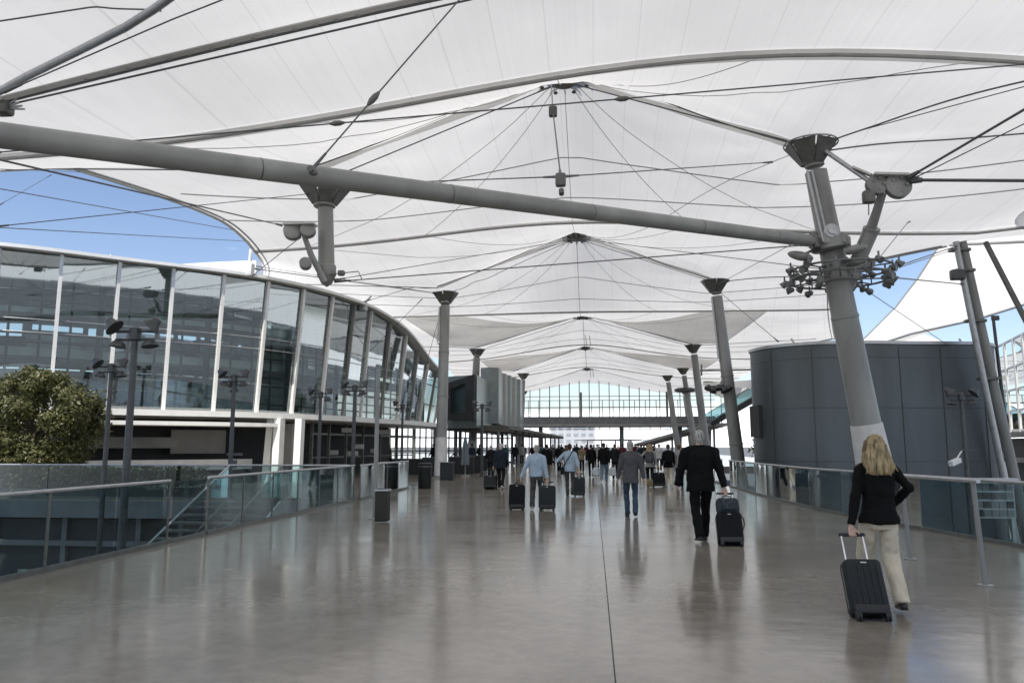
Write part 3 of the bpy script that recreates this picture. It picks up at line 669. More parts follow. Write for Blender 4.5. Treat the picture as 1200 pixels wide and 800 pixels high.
bwm.build('back_wall', IW, GB)
m = MB(); m.bar(Vector((-27, 40, 5.5)), Vector((-20, 58.5, 5.5)), .4, 5.2); m.build('back_wall', MT['inner_wall'], GB); m = MB(); m.bar(Vector((-19.8, 58.6, 4.9)), Vector((-13.0, 58.6, 4.9)), .4, 4.0); m.build('back_wall', MT['inner_wall'], GB)
m = MB(); rnd = random.Random(3)
for k in range(70):                                # furniture and counters standing inside
    i = rnd.randrange(6, len(TF)-30); n = nrm(TF, i); p = TF[i]-n*rnd.uniform(2.2, 7.5); z = rnd.choice((3.05, 3.05, 5.5)); h = rnd.uniform(.5, 1.3)
    m.box((p.x, p.y, z+h/2+.005), (rnd.uniform(.5, 2.2), rnd.uniform(.4, .8), h), math.atan2(n.x, -n.y))
m.build('inner_counters', mat('counter_mix', (.42, .42, .40), .6, 0, .8, .6), GB)
for (px, py) in ((86, 300), (106, 303), (129, 305)):
    p = at(px, py, 34); m = MB(); m.tube((p.x, p.y, 9.2), (p.x, p.y, 10.75), .05, .025, 8); m.tube((p.x-.0, p.y, 9.9), (p.x+.16, p.y, 9.9), .02, .02, 6); m.build('roof_antenna', WHITEM, GB)
p = at(426, 356, 39.2); m = MB(); m.rbox(p-Vector((0, 0, .15)), (.4, .4, .5), .06, 2); m.tube(p, p+Vector((.5, -.3, .35)), .06, .04, 8); m.build('cable_anchor', RODM, GB)
p = at(292, 316, 31.7); m = MB(); m.rbox(p, (.4, .4, .6), .08, 2); m.tube(p+Vector((0, 0, .2)), p+Vector((.1, -.1, .9)), .08, .08, 8); m.build('cable_anchor', WHITEM, GB)
# ground storey: dark recess, pale bands, glazed shop fronts
TG = [p for p in TF]
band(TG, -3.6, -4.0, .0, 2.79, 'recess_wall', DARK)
TA = [p for p in TF if -24 < p.x and p.y < 33.5]
band(TA, .55, -1.2, 2.42, 2.58, 'entrance_canopy', WHITEM)
band(TA, -1.6, -1.75, .55, 1.0, 'pale_band', WHITEM); band([p for p in TF if -17.2 < p.x < -14.6 and p.y < 33], -2.6, -2.75, 1.25, 2.3, 'pale_band', SLAB)
band([p for p in TF if -23 < p.x and p.y < 30.5], -1.5, -1.62, 1.5, 1.95, 'pale_band', MIDG)
band(TA, -1.55, -1.75, .0, .35, 'pale_band', SLAB)
m = MB()
for (xa, xb) in ((320, 328), (333, 343), (352, 356)):
    pass
for k, (px0, px1) in enumerate(((312, 316), (325, 326), (349, 350))):
    m = MB(); a = at(px0, 538, 33.2); b2 = at(px1+2, 486, 33.2); wd = (.22, .55, .42)[k]; m.bar(Vector((a.x, a.y, 0)), Vector((b2.x, b2.y, 2.79)), wd, .3); m.build('white_pillar', WHITEM, GB)
m = MB(); p = at(338, 520, 34.5); m.box((p.x, p.y, 1.3), (.55, .5, 2.6)); m.build('stair_core', SLAB, GB)
# shop glazing seen under the ledge, further along
for (px, dd) in ((365, 38), (385, 40), (405, 42), (425, 44), (445, 46), (465, 48)):
    a = at(px, 520, dd); b2 = at(px+18, 520, dd+1.5); m = MB()
    m.bar(Vector((a.x, a.y, .02)), Vector((a.x, a.y, 2.78)), .14, .14); m.bar(Vector((a.x, a.y, 2.2)), Vector((b2.x, b2.y, 2.2)), .08, .1); m.bar(Vector((a.x, a.y, 1.0)), Vector((b2.x, b2.y, 1.0)), .06, .06); m.build('shop_frame', DSTEEL, GB)
for (px, py, dd) in ((407, 504, 41.5), (420, 523, 43), (390, 530, 42), (449, 506, 45), (440, 528, 46), (413, 531, 43)):
    p = at(px, py, dd); m = MB(); m.rbox(p, (.62, .1, .26), .02, 1); m.build('display_panel', WHITEM, GB)

# white roof behind it
hall = MB(); pts = []
for k in range(13):
    t = k/12; p = at(lerp(150, 300, t), lerp(315, 305, t)-5*math.sin(t*PI)*.3, 44); pts.append((p.x, 44, p.z))
vs = []
for (x, y, z) in pts: vs += [(x, 44, z), (x, 44, z-1.6), (x-2, 56, z+1.2), (x-2, 56, z-1.6)]
fs = []
for i in range(12):
    a = 4*i; b_ = a+4; fs += [(a, b_, b_+1, a+1), (a, a+2, b_+2, b_), (a+2, a+3, b_+3, b_+2), (a+1, b_+1, b_+3, a+3)]
fs += [(0, 1, 3, 2), (48, 50, 51, 49)]
hall.add(vs, fs); tag(hall.build('white_hall_roof', WHITEM), 'smooth white roof of a hall rising just behind the glass building', 'roof')

# dark framed glass block and pleated block, further along on the left
db = empty('glass_block', at(540, 500, 57), 'dark glass block with a heavy slanted black frame, beyond the glass building', 'building')
a, b2 = at(521, 500, 56.5), at(557, 500, 55); zt = at(540, 438, 56).z
def wallbox(m, a, b, z0, z1, th=.3):
    m.bar(Vector((a.x, a.y, (z0+z1)/2)), Vector((b.x, b.y, (z0+z1)/2)), th, z1-z0); return m
m = MB(); back = Vector((0, 9, 0)); m.prism([(a.x, a.y+.6), (b2.x, b2.y+.6), (b2.x, b2.y+9), (a.x, a.y+9)], 2.9, zt-.1); m.build('wall', mat('teal_grey', (.17, .21, .21), .3, .2), db)
m = MB(); z0, z1 = 3.6, zt
P = [at(524, 449, 56.2), at(556, 438, 55), at(556, 492, 55), at(524, 492, 56.2)]; Q = [at(528, 456, 56.2), at(545, 449, 55.4), at(545, 484, 55.4), at(528, 484, 56.2)]
vs = [p for p in P]+[q for q in Q]+[p+Vector((0, .5, 0)) for p in P]+[q+Vector((0, .5, 0)) for q in Q]
fs = []
for k in range(4):
    l = (k+1) % 4; fs += [(k, l, 4+l, 4+k), (8+k, 12+k, 12+l, 8+l), (k, 8+k, 8+l, l), (4+k, 4+l, 12+l, 12+k)]
m.add(vs, fs); m.build('slanted_frame', DARK, db)
m = MB(); m.add([q+Vector((0, .3, 0)) for q in Q], [(0, 1, 2, 3)]); m.build('window', glass('block_glass', (.75, .86, .87), 1.0), db, False)
pl = empty('pleated_block', at(580, 500, 66), 'narrow block clad in upright pleated grey-green panels, beside the footbridge', 'building')
for k in range(7):
    p = at(563+k*6 if k else 563, 500, 63+k*2.0); top = at(563+k*6, 431+k*2.2, 63+k*2.0).z; m = MB()
    wd = 1.5 if k == 0 else .9
    m.prism([(p.x, p.y), (p.x+wd*.5, p.y-.5), (p.x+wd, p.y), (p.x+wd, p.y+2.2), (p.x, p.y+2.2)], 3.4, top); m.build('pleat_panel', mat('pleat_a', (.28, .295, .275), .45, .2) if k % 2 else mat('pleat_b', (.20, .225, .225), .35, .2), pl)
# bright curtain-wall frames at ground level, left background
cw = empty('ground_curtain_wall', at(520, 530, 66), 'tall ground-floor window wall with dark mullions, behind the cafe terrace', 'window wall')
a = at(425, 530, 62); b2 = at(600, 530, 74); n_ = 26
for k in range(n_+1):
    p = lerp(a, b2, k/n_); m = MB(); m.bar(Vector((p.x, p.y, 0)), Vector((p.x, p.y, 3.3)), .12 if k % 4 else .3, .12); m.build('mullion', DSTEEL, cw)
for z in (.06, 1.15, 2.3, 3.25):
    m = MB(); m.bar(Vector((a.x, a.y+.01, z)), Vector((b2.x, b2.y+.01, z)), .08, .12 if z < 3 else .3); m.build('transom', DSTEEL, cw)
for k in range(0, n_, 2):
    p, q = lerp(a, b2, k/n_), lerp(a, b2, (k+2)/n_); m = MB(); m.add([(p.x, p.y+.03, 0), (q.x, q.y+.03, 0), (q.x, q.y+.03, 3.3), (p.x, p.y+.03, 3.3)], [(0, 1, 2, 3)]); m.build('glass_pane', GLASSC, cw, False)
# slatted roof on slim posts, running on under the bridge
sr = empty('slatted_roof', (-8.5, 75, 0), 'low dark slatted roof on posts along the left side, passing under the footbridge', 'canopy')
A0, A1 = Vector((-6.3, 58, 2.85)), Vector((-4.6, 122, 2.85)); B0, B1 = Vector((-13, 58, 3.1)), Vector((-11, 122, 3.1))
m = MB(); up = Vector((0, 0, .22)); m.add([A0, A1, B1, B0, A0+up, A1+up, B1+up, B0+up], [(0, 3, 2, 1), (4, 5, 6, 7), (0, 1, 5, 4), (1, 2, 6, 5), (2, 3, 7, 6), (3, 0, 4, 7)]); m.build('roof_plate', WOOD, sr)
for k in range(26):
    t = k/25; m = MB(); p, q = lerp(A0, A1, t), lerp(B0, B1, t); m.bar(p-Vector((0, 0, .12)), q-Vector((0, 0, .12)), .14, .2); m.build('slat', SLAB if k % 2 else WOOD, sr)
for k in range(9):
    t = k/8
    for e in (.12, .85):
        p = lerp(lerp(A0, B0, e), lerp(A1, B1, e), t); m = MB(); m.tube((p.x, p.y, 0), (p.x, p.y, p.z-.2), .12, .12, 10); m.build('post', MIDG, sr)

# ================================================================== FOOTBRIDGE
BR = empty('footbridge', (2, 95, 3.3), 'long grey footbridge with glass parapet crossing above the crowd', 'bridge')
zb = at(690, 500, 95).z; ztop = at(690, 488, 95).z; zr = at(690, 469, 95).z; xa = -17; xb = at(838, 490, 95).x
m = MB(); m.box(((xa+xb)/2, 97, (zb+ztop)/2), (xb-xa, 4, ztop-zb)); m.build('deck', MIDG, BR)
m = MB(); m.box(((xa+xb)/2, 94.97, zb+.22), (xb-xa, .055, .3)); m.build('deck_edge', SLAB, BR)
k = 0; x = xa
while x <= xb+.01:
    m = MB(); big = k % 8 == 4; m.box((x, 94.9, (ztop+zr)/2+(.5 if big else 0)), (.09 if not big else .26, .09, zr-ztop+(1.0 if big else 0))); m.build('post', DSTEEL if big else STEEL, BR)
    if x+1.3 < xb:
        m = MB(); m.add([(x+.05, 94.9, ztop), (x+1.25, 94.9, ztop), (x+1.25, 94.9, zr), (x+.05, 94.9, zr)], [(0, 1, 2, 3)]); m.build('glass_pane', GLASSC, BR, False)
    x += 1.3; k += 1
for z in (zr, ztop+.55*(zr-ztop)):
    m = MB(); m.box(((xa+xb)/2, 94.84, z), (xb-xa, .06, .07)); m.build('handrail', STEEL, BR)
for x in (-6.4, 3.5, 10.5, 14):
    m = MB(); m.tube((x, 97, 0), (x*1.02, 97, zb), .3, .26, 14); m.build('pier', MIDG, BR)
# stair and ramp down on the right
bs = empty('bridge_stair', (17, 90, 0), 'dark underside of the stair coming down from the right end of the footbridge', 'stair')
m = MB(); p0 = Vector((xb-.1, 94.0, zb+.3)); p1 = at(905, 462, 88); m.bar(at(832, 497, 91), at(905, 455, 91), 3.0, .6); m.build('stair_flight', DARK, bs)
m = MB(); m.bar(at(829, 490, 89.3), at(903, 446, 89.3), .06, 1.1); m.build('balustrade', GLASSR, bs)
m = MB(); m.bar(at(829, 484, 89.2), at(903, 439, 89.2), .08, .1); m.build('handrail', STEEL, bs)
rp = empty('access_ramp', (12, 110, 0), 'long pale ramp sloping up to the right beneath the footbridge', 'ramp')
m = MB(); m.bar(at(752, 521, 112), at(842, 497, 90), 2.2, .35); m.build('ramp_deck', SLAB, rp)
m = MB(); m.bar(at(752, 516, 111), at(842, 490, 89), .05, 1.0); m.build('balustrade', GLASSC, rp)
for t in (.2, .45, .7, .95):
    p = lerp(at(752, 521, 112), at(842, 497, 90), t); m = MB(); m.tube((p.x, p.y, 0), p, .14, .14, 8); m.build('post', MIDG, rp)
# glazed end wall beyond the bridge
ew = empty('end_curtain_wall', (0, 114, 0), 'tall thin-framed glass end wall closing the covered walkway beyond the footbridge', 'window wall')
for k in range(27):
    x = lerp(-18, 20, k/26); top = zc(max(-17, min(18, x)), 114)-.1; m = MB(); m.box((x, 114, (4.0+top)/2), (.13, .13, top-4.0)); m.build('mullion', STEEL if k % 4 else DSTEEL, ew)
for z in (4.0, 5.6, 7.2, 8.8):
    m = MB(); m.box((1, 114.0, z), (38, .09, .10)); m.build('transom', STEEL, ew)
m = MB()
for k in range(26):
    x, x2 = lerp(-18, 20, k/26), lerp(-18, 20, (k+1)/26); t1_, t2_ = [zc(max(-17, min(18, q)), 114)-.1 for q in (x, x2)]
    m.add([(x, 114.02, 4), (x2, 114.02, 4), (x2, 114.02, t2_), (x, 114.02, t1_)], [(0, 1, 2, 3)])
m.build('glazing', GLASSC, ew, False)
# hazy pale building beyond, seen through the gap under the bridge, and a far canopy edge
fb = empty('pale_tower_block', (-3, 165, 0), 'pale office block far beyond, seen in the gap beneath the footbridge', 'building')
m = MB(); m.box((-4.5, 178, 3), (10, 12, 6.2)); m.build('wall', mat('pale_facade', (.52, .53, .54), .7), fb)
for k in range(6):
    for z in (1.2, 2.6, 4.0, 5.3):
        m = MB(); m.box((-8.7+k*1.65, 171.98, z), (1.0, .06, .7)); m.build('window', mat('pale_window', (.34, .37, .40), .3), fb)
fc = empty('far_flat_canopy', (4, 140, 0), 'thin flat canopy on posts far ahead, just above the heads of the crowd', 'canopy')
m = MB(); m.lathe([(.4, -.12), (7.2, -.02), (7.4, .06), (3, .22)], (4, 140, 2.55), 32); m.build('roof_disc', MIDG, fc)
for k in range(5):
    m = MB(); m.tube((-1+k*2.5, 140, 0), (-1+k*2.5, 140, 2.5), .12, .12, 8); m.build('post', MIDG, fc)

# ================================================================== GREY ROUND-CORNERED BUILDING
gb = empty('grey_building', (12, 34, -4.2), 'low dark grey metal-clad building with rounded corners, right of the walkway', 'building')
GP = []
def arc(cx, cy, r, a0, a1, n): return [(cx+r*math.cos(math.radians(lerp(a0, a1, k/n))), cy+r*math.sin(math.radians(lerp(a0, a1, k/n)))) for k in range(n+1)]
GP += arc(9.5, 33.6, 2.75, 180, 262, 12); GP += [(11, 30.95), (12.5, 31.3)]; GP += arc(14.35, 33.6, 2.05, -72, 20, 10); GP += arc(14.6, 42, 2, 20, 90, 6); GP += arc(11.6, 41.6, 2.4, 90, 180, 6)
zt = 5.55
m = MB(); m.prism(GP, -4.19, zt); m.build('cladding', GREYP, gb)
def pring(pts, z0, z1, o0, o1):
    c = Vector((sum(p[0] for p in pts)/len(pts), sum(p[1] for p in pts)/len(pts), 0)); N = len(pts); mm = MB(); vs = []
    for i, p in enumerate(pts):
        a = Vector((pts[i-1][0], pts[i-1][1], 0)); b_ = Vector((pts[(i+1) % N][0], pts[(i+1) % N][1], 0)); t = (b_-a).normalized(); n = Vector((t.y, -t.x, 0))
        for o in (o0, o1): vs += [(p[0]+n.x*o, p[1]+n.y*o, z0), (p[0]+n.x*o, p[1]+n.y*o, z1)]
    fs = []
    for i in range(N):
        a = 4*i; b_ = 4*((i+1) % N); fs += [(a, b_, b_+1, a+1), (a+2, a+3, b_+3, b_+2), (a+1, b_+1, b_+3, a+3), (a, a+2, b_+2, b_)]
    return mm.add(vs, fs)
pring(GP, zt-.02, zt+.10, -.08, .06).build('roof_coping', RODM, gb)
for z in (zt-.55, 3.05, 1.0, -1.0): pring(GP, z-.012, z+.012, -.02, .006).build('joint_line', mat('joint_grey', (.05, .056, .06), .6), gb)
Lp = [Vector((p[0], p[1], 0)) for p in GP[:28]]
rs = resample(Lp, 1.62)
for i, p in enumerate(rs):
    n = nrm(rs, i)
    for q in ([1] if i else []):
        m = MB(); m.box((p.x+n.x*-.01, p.y+n.y*-.01, (zt-.1-4)/2), (.022, .06, zt+3.8), math.atan2(n.y, n.x)+PI/2); m.build('joint_line', MT['joint_grey'], gb)
p0, p1 = at(883, 497, 33.5), at(893, 497, 31.3)
m = MB(); m.bar(Vector((6.70, 33.6, 2.6)), Vector((6.86, 32.6, 2.6)), .14, 1.3); m.build('dark_screen', BLACK, gb)
for (px, d_) in ((931, 32.2), (1128, 33)):
    p = at(px, 402, d_); m = MB(); m.bar(Vector((p.x-.2, p.y, zt+.13)), Vector((p.x+.3, p.y, zt+.13)), .1, .08); m.bar(Vector((p.x, p.y, zt+.17)), Vector((p.x-.12, p.y, zt+.40)), .06, .06); m.build('roof_anchor', SLEEVE, gb)

# glass building at the right edge
rg = empty('white_framed_building', (27, 44, -4.2), 'bright white-framed glass building at the right edge, behind the twin-tube mast', 'building')
a = at(1163, 470, 46); b2 = at(1260, 470, 36); zt0 = at(1163, 412, 46).z; zt1 = at(1260, 365, 36).z
nn = 8
for k in range(nn+1):
    p = lerp(a, b2, k/nn); zt_ = lerp(zt0, zt1, k/nn); m = MB(); m.bar(Vector((p.x, p.y, 2.3)), Vector((p.x, p.y, zt_)), .14, .14); m.build('mullion', WHITEM, rg)
for f in (.0, .22, .45, .7, 1.0):
    m = MB(); p = Vector((a.x, a.y, lerp(2.4, zt0, f))); q = Vector((b2.x, b2.y, lerp(2.4, zt1, f))); m.bar(p, q, .1, .1); m.build('transom', WHITEM, rg)
m = MB(); m.add([(a.x, a.y+.08, 2.4), (b2.x, b2.y+.08, 2.4), (b2.x, b2.y+.08, zt1), (a.x, a.y+.08, zt0)], [(0, 1, 2, 3)]); m.build('glazing', GLASSF, rg, False)
m = MB(); m.prism([(a.x+1, a.y+1), (b2.x, b2.y+1), (b2.x+6, b2.y+12), (a.x+9, a.y+9)], -4.19, 2.0); m.build('dark_base', DARK, rg)
for z in (2.15, .9, -.4):
    m = MB(); m.bar(Vector((a.x-.1, a.y+.6, z)), Vector((b2.x, b2.y+.6, z)), 1.6, .22); m.build('floor_edge', SLAB, rg)
m = MB(); m.add([(a.x+1.5, a.y+3, 2.2), (b2.x+1.5, b2.y+3, 2.2), (b2.x+1.5, b2.y+3, zt1-.2), (a.x+1.5, a.y+3, zt0-.2)], [(0, 1, 2, 3)]); m.build('back_wall', SLEEVE, rg)

# white tent roofs beyond, to the right
def tent(cx, cy, zt_, rad, z0, label, sx_=1, ex=.54):
    m = MB(); m.uv = []; n = 64; rings = 16
    for i in range(rings+1):
        t = i/rings; rr = .4+(rad-.4)*(t**ex)
        for k in range(n):
            a = 2*PI*k/n; sc_ = 1+.10*t*abs(math.cos(a*3)); z = zt_-(zt_-z0)*(1-(1-t)**1.9)+.8*t*t*math.cos(a*6)
            m.v.append((cx+rr*sc_*math.cos(a)*sx_, cy+rr*sc_*math.sin(a), z)); m.uv.append((k*.5, t*8))
    for i in range(rings): m.f += [(i*n+k, i*n+(k+1) % n, (i+1)*n+(k+1) % n, (i+1)*n+k) for k in range(n)]
    root = empty('tent_roof', (cx, cy, -4.2), label, 'tent roof'); m.build('membrane', FAB, root)
    b = MB(); b.tube((cx, cy, -4.2), (cx, cy, zt_+.3), .4, .3, 12); b.build('mast', WHITEM, root)
    for q in range(6):
        a = 2*PI*q/6; P = []
        for i in range(rings+1):
            t = i/rings; rr = (.4+(rad-.4)*(t**ex))*(1+.10*t*abs(math.cos(a*3))); P.append((cx+rr*math.cos(a)*sx_, cy+rr*math.sin(a), zt_-(zt_-z0)*(1-(1-t)**1.9)+.8*t*t*math.cos(a*6)-.05))
        b = MB(); b.path(P, .05, 5); b.build('seam_cable', MIDG, root)
LE = [at(px, py, 72) for (px, py) in ((1150, 215), (1122, 262), (1098, 292), (1076, 326), (1050, 360), (1015, 395), (985, 418))]
RE = [at(px, py, 62) for (px, py) in ((1340, 215), (1320, 270), (1280, 318), (1222, 350), (1145, 374), (1068, 391), (1000, 413))]
tr_ = empty('tent_roof', (30, 66, -4.2), 'tall white fabric roof sweeping down to the left, behind the massive leaning mast', 'tent roof')
m = MB(); m.uv = []; n = 10
for i, (p, q) in enumerate(zip(LE, RE)):
    for k in range(n+1):
        t = k/n; c = lerp(p, q, t)+Vector((0, 0, -.9*math.sin(PI*t))); m.v.append(tuple(c)); m.uv.append((t*12, i*2))
m.f = [(i*(n+1)+k, i*(n+1)+k+1, (i+1)*(n+1)+k+1, (i+1)*(n+1)+k) for i in range(len(LE)-1) for k in range(n)]
m.build('membrane', FAB, tr_)
for E_ in (LE, RE):
    b = MB(); b.path(E_, .09, 8); b.build('edge_cable', MIDG, tr_)
b = MB(); b.tube((40, 70, -4.2), LE[0]+Vector((5, 0, 3)), .4, .3, 12); b.build('mast', WHITEM, tr_)
tent(36, 92, 15.2, 19, 8.3, 'low wide white tent roof peeking over the grey building', 1.1, 1.0)

# ================================================================== RAILINGS
def guard(pts, label, step=1.5, h=1.02, rail=True, posts=True, group=None, base=True, z=0, name='glass_railing'):
    P = [Vector((p[0], p[1], p[2] if len(p) > 2 else z)) for p in pts]
    root = empty(name, P[0], label, 'railing', group); L = [0]
    for a, b_ in zip(P, P[1:]): L.append(L[-1]+(b_-a).length)
    n = max(1, round(L[-1]/step)); S = []
    for k in range(n+1):
        s = L[-1]*k/n
        for i in range(len(P)-1):
            if s <= L[i+1]+1e-6: S.append(lerp(P[i], P[i+1], (s-L[i])/max(1e-9, L[i+1]-L[i]))); break
    up = Vector((0, 0, 1))
    for a, b_ in zip(S, S[1:]):
        t = (b_-a).normalized(); a2, b3 = a+t*.012, b_-t*.012; nrm_ = t.cross(up).normalized()*.008; m = MB()
        q = [a2+up*.03, b3+up*.03, b3+up*(h-.02), a2+up*(h-.02)]
        m.add([p for p in q], [(0, 1, 2, 3)])
        m.build('glass_panel', GLASSR, root, False)
    if rail:
        m = MB(); m.path([p+up*h for p in S], .028, 10); m.build('handrail', RODM, root)
    if base:
        m = MB()
        for a, b_ in zip(S, S[1:]): m.bar(a+up*.02, b_+up*.02, .07, .09)
        m.build('base_shoe', DSTEEL, root)
    if posts:
        for p in S[::(2 if posts == 2 else 1)]:
            m = MB(); t = Vector((0, 1, 0)); m.box(p+up*(h/2), (.022, .045, h-.04)); m.build('post', DSTEEL, root)
    return root
guard([(-7.0, -2), (-7.0, 12.3)], 'near glass railing with steel handrail, left edge of the walkway in the foreground', posts=2)
guard([(-7.0, 12.4), (-7.0, 13.5)], 'short frameless glass panel beside the head of the stair void', rail=False, posts=False)
guard([(-7.0, 13.6), (-7.0, 22.3)], 'glass railing with handrail beyond the diagonal stair rail, left walkway edge')
guard([(-6.9, 22.6), (-7.0, 29)], 'glass railing leading from the slim sign pole to the tall black bin', rail=True)
guard([(-7.2, 22.45), (-34, 22.45)], 'long straight glass railing in front of the glass building, far side of the stair void', step=1.9)
guard([p for p in RAILR if p[1] > -3 and p[1] < 33]+[], 'curving glass railing along the right edge of the walkway', step=1.6, posts=2)
guard([(5.35, 33.2), (5.38, 61)], 'distant glass railing along the right edge, beside the leaning masts', step=2.2)
tp = empty('tilted_post_rail', (4.5, 9.7, 0), 'short steel rail on two tilted posts, right beside the blonde woman', 'railing')
q1, q2 = at(1140, 563, 9.6), at(1056, 557, 11.7); m = MB(); m.path([q1+(q1-q2)*.06, q1, q2, q2+(q2-q1)*.06], .026, 10); m.build('handrail', RODM, tp)
for (xb_, yb_, q) in ((4.48, 9.68, q1), (4.47, 11.77, q2)):
    m = MB(); m.tube((xb_, yb_, 0.012), q-Vector((0, 0, .01)), .03, .026, 12); m.lathe([(.09, 0), (.09, .014), (.045, .02)], (xb_, yb_, .001), 16); m.build('post', STEEL, tp)

# stair down into the void
ss = empty('void_stair', (-9.9, 20, -4.2), 'open stair with glass sides sinking from the terrace into the void, left', 'stair')
S0 = Vector((-9.9, 22.0, 0)); S1 = Vector((-9.9, 12.5, -4.2))
for k in range(24):
    p = lerp(S0, S1, (k+.5)/24); m = MB(); m.box((p.x, p.y, p.z-.10), (1.5, .40, .05)); m.build('step', MIDG, ss)
for e in (-.82, .82):
    m = MB(); o = Vector((e, 0, 0)); m.bar(S0+o-Vector((0, 0, .15)), S1+o-Vector((0, 0, .15)), .06, .34); m.build('stringer', WHITEM if e > 0 else DSTEEL, ss)
    m = MB(); u = Vector((0, 0, 1)); m.add([S0+o+u*.05, S1+o+u*.05, S1+o+u*.98, S0+o+u*.98], [(0, 1, 2, 3)]); m.build('glass_side', GLASSR, ss, False)
    m = MB(); m.path([S0+o+u*1.0+Vector((0, .0, 0)), S1+o+u*1.0], .035, 10); m.build('handrail', DSTEEL if e > 0 else RODM, ss)
# lower level clutter in the void: dark shop fronts below the terrace and a bench-like ledge
lf = empty('lower_shopfront', (-24, 22.6, -4.2), 'dark shop front below the terrace, seen through the near glass railing', 'shop front')
m = MB(); m.box((-30, 22.9, -2.4), (45, .3, 3.5)); m.build('wall', DARK, lf)
m = MB(); m.box((-33, 22.17, -.30), (51.8, .05, .50)); m.build('fascia', MIDG, lf)
for k in range(14):
    m = MB(); m.box((-9-k*2.4, 22.68, -2.3), (.16, .16, 3.6)); m.build('pillar', MIDG, lf)
m = MB(); m.box((-24, 22.60, -1.35), (33, .12, .16)); m.build('sign_band', MIDG, lf)
for k in range(6):
    m = MB(); m.rbox((-10.5-k*3.2, 22.7, -2.9), (1.6, .05, 1.5), .01, 1); m.build('window', GLASSF, lf)
# ================================================================== TREE
def leaf_mat():
    m = bpy.data.materials.new('leaves'); m.use_nodes = True; n = m.node_tree; b = n.nodes['Principled BSDF']
    oi = n.nodes.new('ShaderNodeTexCoord'); z = n.nodes.new('ShaderNodeTexNoise'); z.inputs['Scale'].default_value = 2.2; z.inputs['Detail'].default_value = 8; n.links.new(oi.outputs['Object'], z.inputs[0])
    r = n.nodes.new('ShaderNodeValToRGB'); e = r.color_ramp.elements; e[0].position = .3; e[1].position = .7; e[0].color = (.055, .062, .020, 1); e[1].color = (.150, .150, .056, 1); n.links.new(z.outputs[0], r.inputs[0]); n.links.new(r.outputs[0], b.inputs['Base Color'])
    b.inputs['Roughness'].default_value = .5
    tl = n.nodes.new('ShaderNodeBsdfTranslucent'); n.links.new(r.outputs[0], tl.inputs[0]); mi = n.nodes.new('ShaderNodeMixShader'); mi.inputs[0].default_value = .25
    n.links.new(b.outputs[0], mi.inputs[1]); n.links.new(tl.outputs[0], mi.inputs[2]); n.links.new(mi.outputs[0], n.nodes['Material Output'].inputs[0]); return m
LEAF = leaf_mat()
def tree(c, rad, ground, label, nleaf=42000, seed=4, size=.068, trunk=.14):
    rnd = random.Random(seed); root = empty('leafy_tree', (c.x, c.y, ground), label, 'tree'); cl = []
    for k in range(120):
        while True:
            v = Vector((rnd.uniform(-1, 1), rnd.uniform(-1, 1), rnd.uniform(-.95, 1)))
            if .12 < v.length < 1: break
        v = v*(.55+.45*rnd.random()**.3)/max(v.length, .75)
        cl.append((c+Vector((v.x*rad[0], v.y*rad[1], v.z*rad[2])), rnd.uniform(.28, .62)))
    m = MB(); vs = []; fs = []
    for k in range(nleaf):
        p, r = cl[rnd.randrange(len(cl))]; v = Vector((rnd.gauss(0, 1), rnd.gauss(0, 1), rnd.gauss(0, .8))); v.normalize(); q = p+v*r*rnd.random()**.45
        a = Vector((rnd.gauss(0, 1), rnd.gauss(0, 1), rnd.gauss(0, 1))).normalized(); b = a.cross(v if abs(a.dot(v)) < .95 else Vector((1, .2, .1))).normalized(); s = size*rnd.uniform(.6, 1.35)
        o = len(vs); vs += [q-a*s, q-b*s*.42, q+a*s, q+b*s*.42]; fs.append((o, o+1, o+2, o+3))
    m.add(vs, fs); m.uv = [(0, 0)]*len(vs); m.build('crown', LEAF, root, False)
    b = MB(); base = Vector((c.x, c.y, ground)); b.path([base, base+Vector((.05, 0, .5)), c+Vector((0, 0, -rad[2]*.4)), c+Vector((.1, 0, rad[2]*.4))], [trunk, trunk*.85, trunk*.7, trunk*.2], 10)
    for k in range(14):
        p, r = cl[k*5]; b.path([c+Vector((0, 0, -rad[2]*.5+.06*k)), lerp(c, p, .5)+Vector((0, 0, -.1)), p], [trunk*.45, trunk*.28, trunk*.08], 6)
    b.build('trunk', mat('bark', (.10, .08, .06), .9, 0, .3, 12, .4, 40), root); return root
c_ = at(36, 486, 24.4); tree(Vector((c_.x, c_.y, 2.25)), (2.35, 1.55, 1.9), 0, 'bushy olive-green tree standing behind the straight glass railing, left edge')
hd = MB(); rnd = random.Random(12); vs = []; fs = []
for k in range(9000):
    q = Vector((rnd.uniform(-26, -12.6), rnd.uniform(23.1, 24.6), 0)); q.z = .92*rnd.random()**.6+.10*noise.noise(Vector((q.x*1.7, q.y, 3))); a = Vector((rnd.gauss(0, 1), rnd.gauss(0, 1), rnd.gauss(0, 1))).normalized(); b = a.cross(Vector((.3, .2, 1))).normalized(); s_ = .085*rnd.uniform(.6, 1.3); o = len(vs)
    vs += [q-a*s_, q-b*s_*.45, q+a*s_, q+b*s_*.45]; fs.append((o, o+1, o+2, o+3))
hd.add(vs, fs); hd.uv = [(0, 0)]*len(vs); hr_ = empty('clipped_hedge', (-19.3, 23.85, 0), 'low dark hedge running under the bushy tree, behind the straight glass railing', 'hedge'); hd.build('foliage', LEAF, hr_, False)
hb = MB(); hb.box((-19.3, 23.85, .12), (13.2, 1.3, .236)); hb.build('bed_kerb', DARK, hr_)
tree(at(876, 518, 46)+Vector((2.0, 0, -.2)), (1.8, 1.4, 1.0), -1.5, 'low dark shrub beside the base of the leaning masts, right of the walkway', 4000, 9, .1, .08)
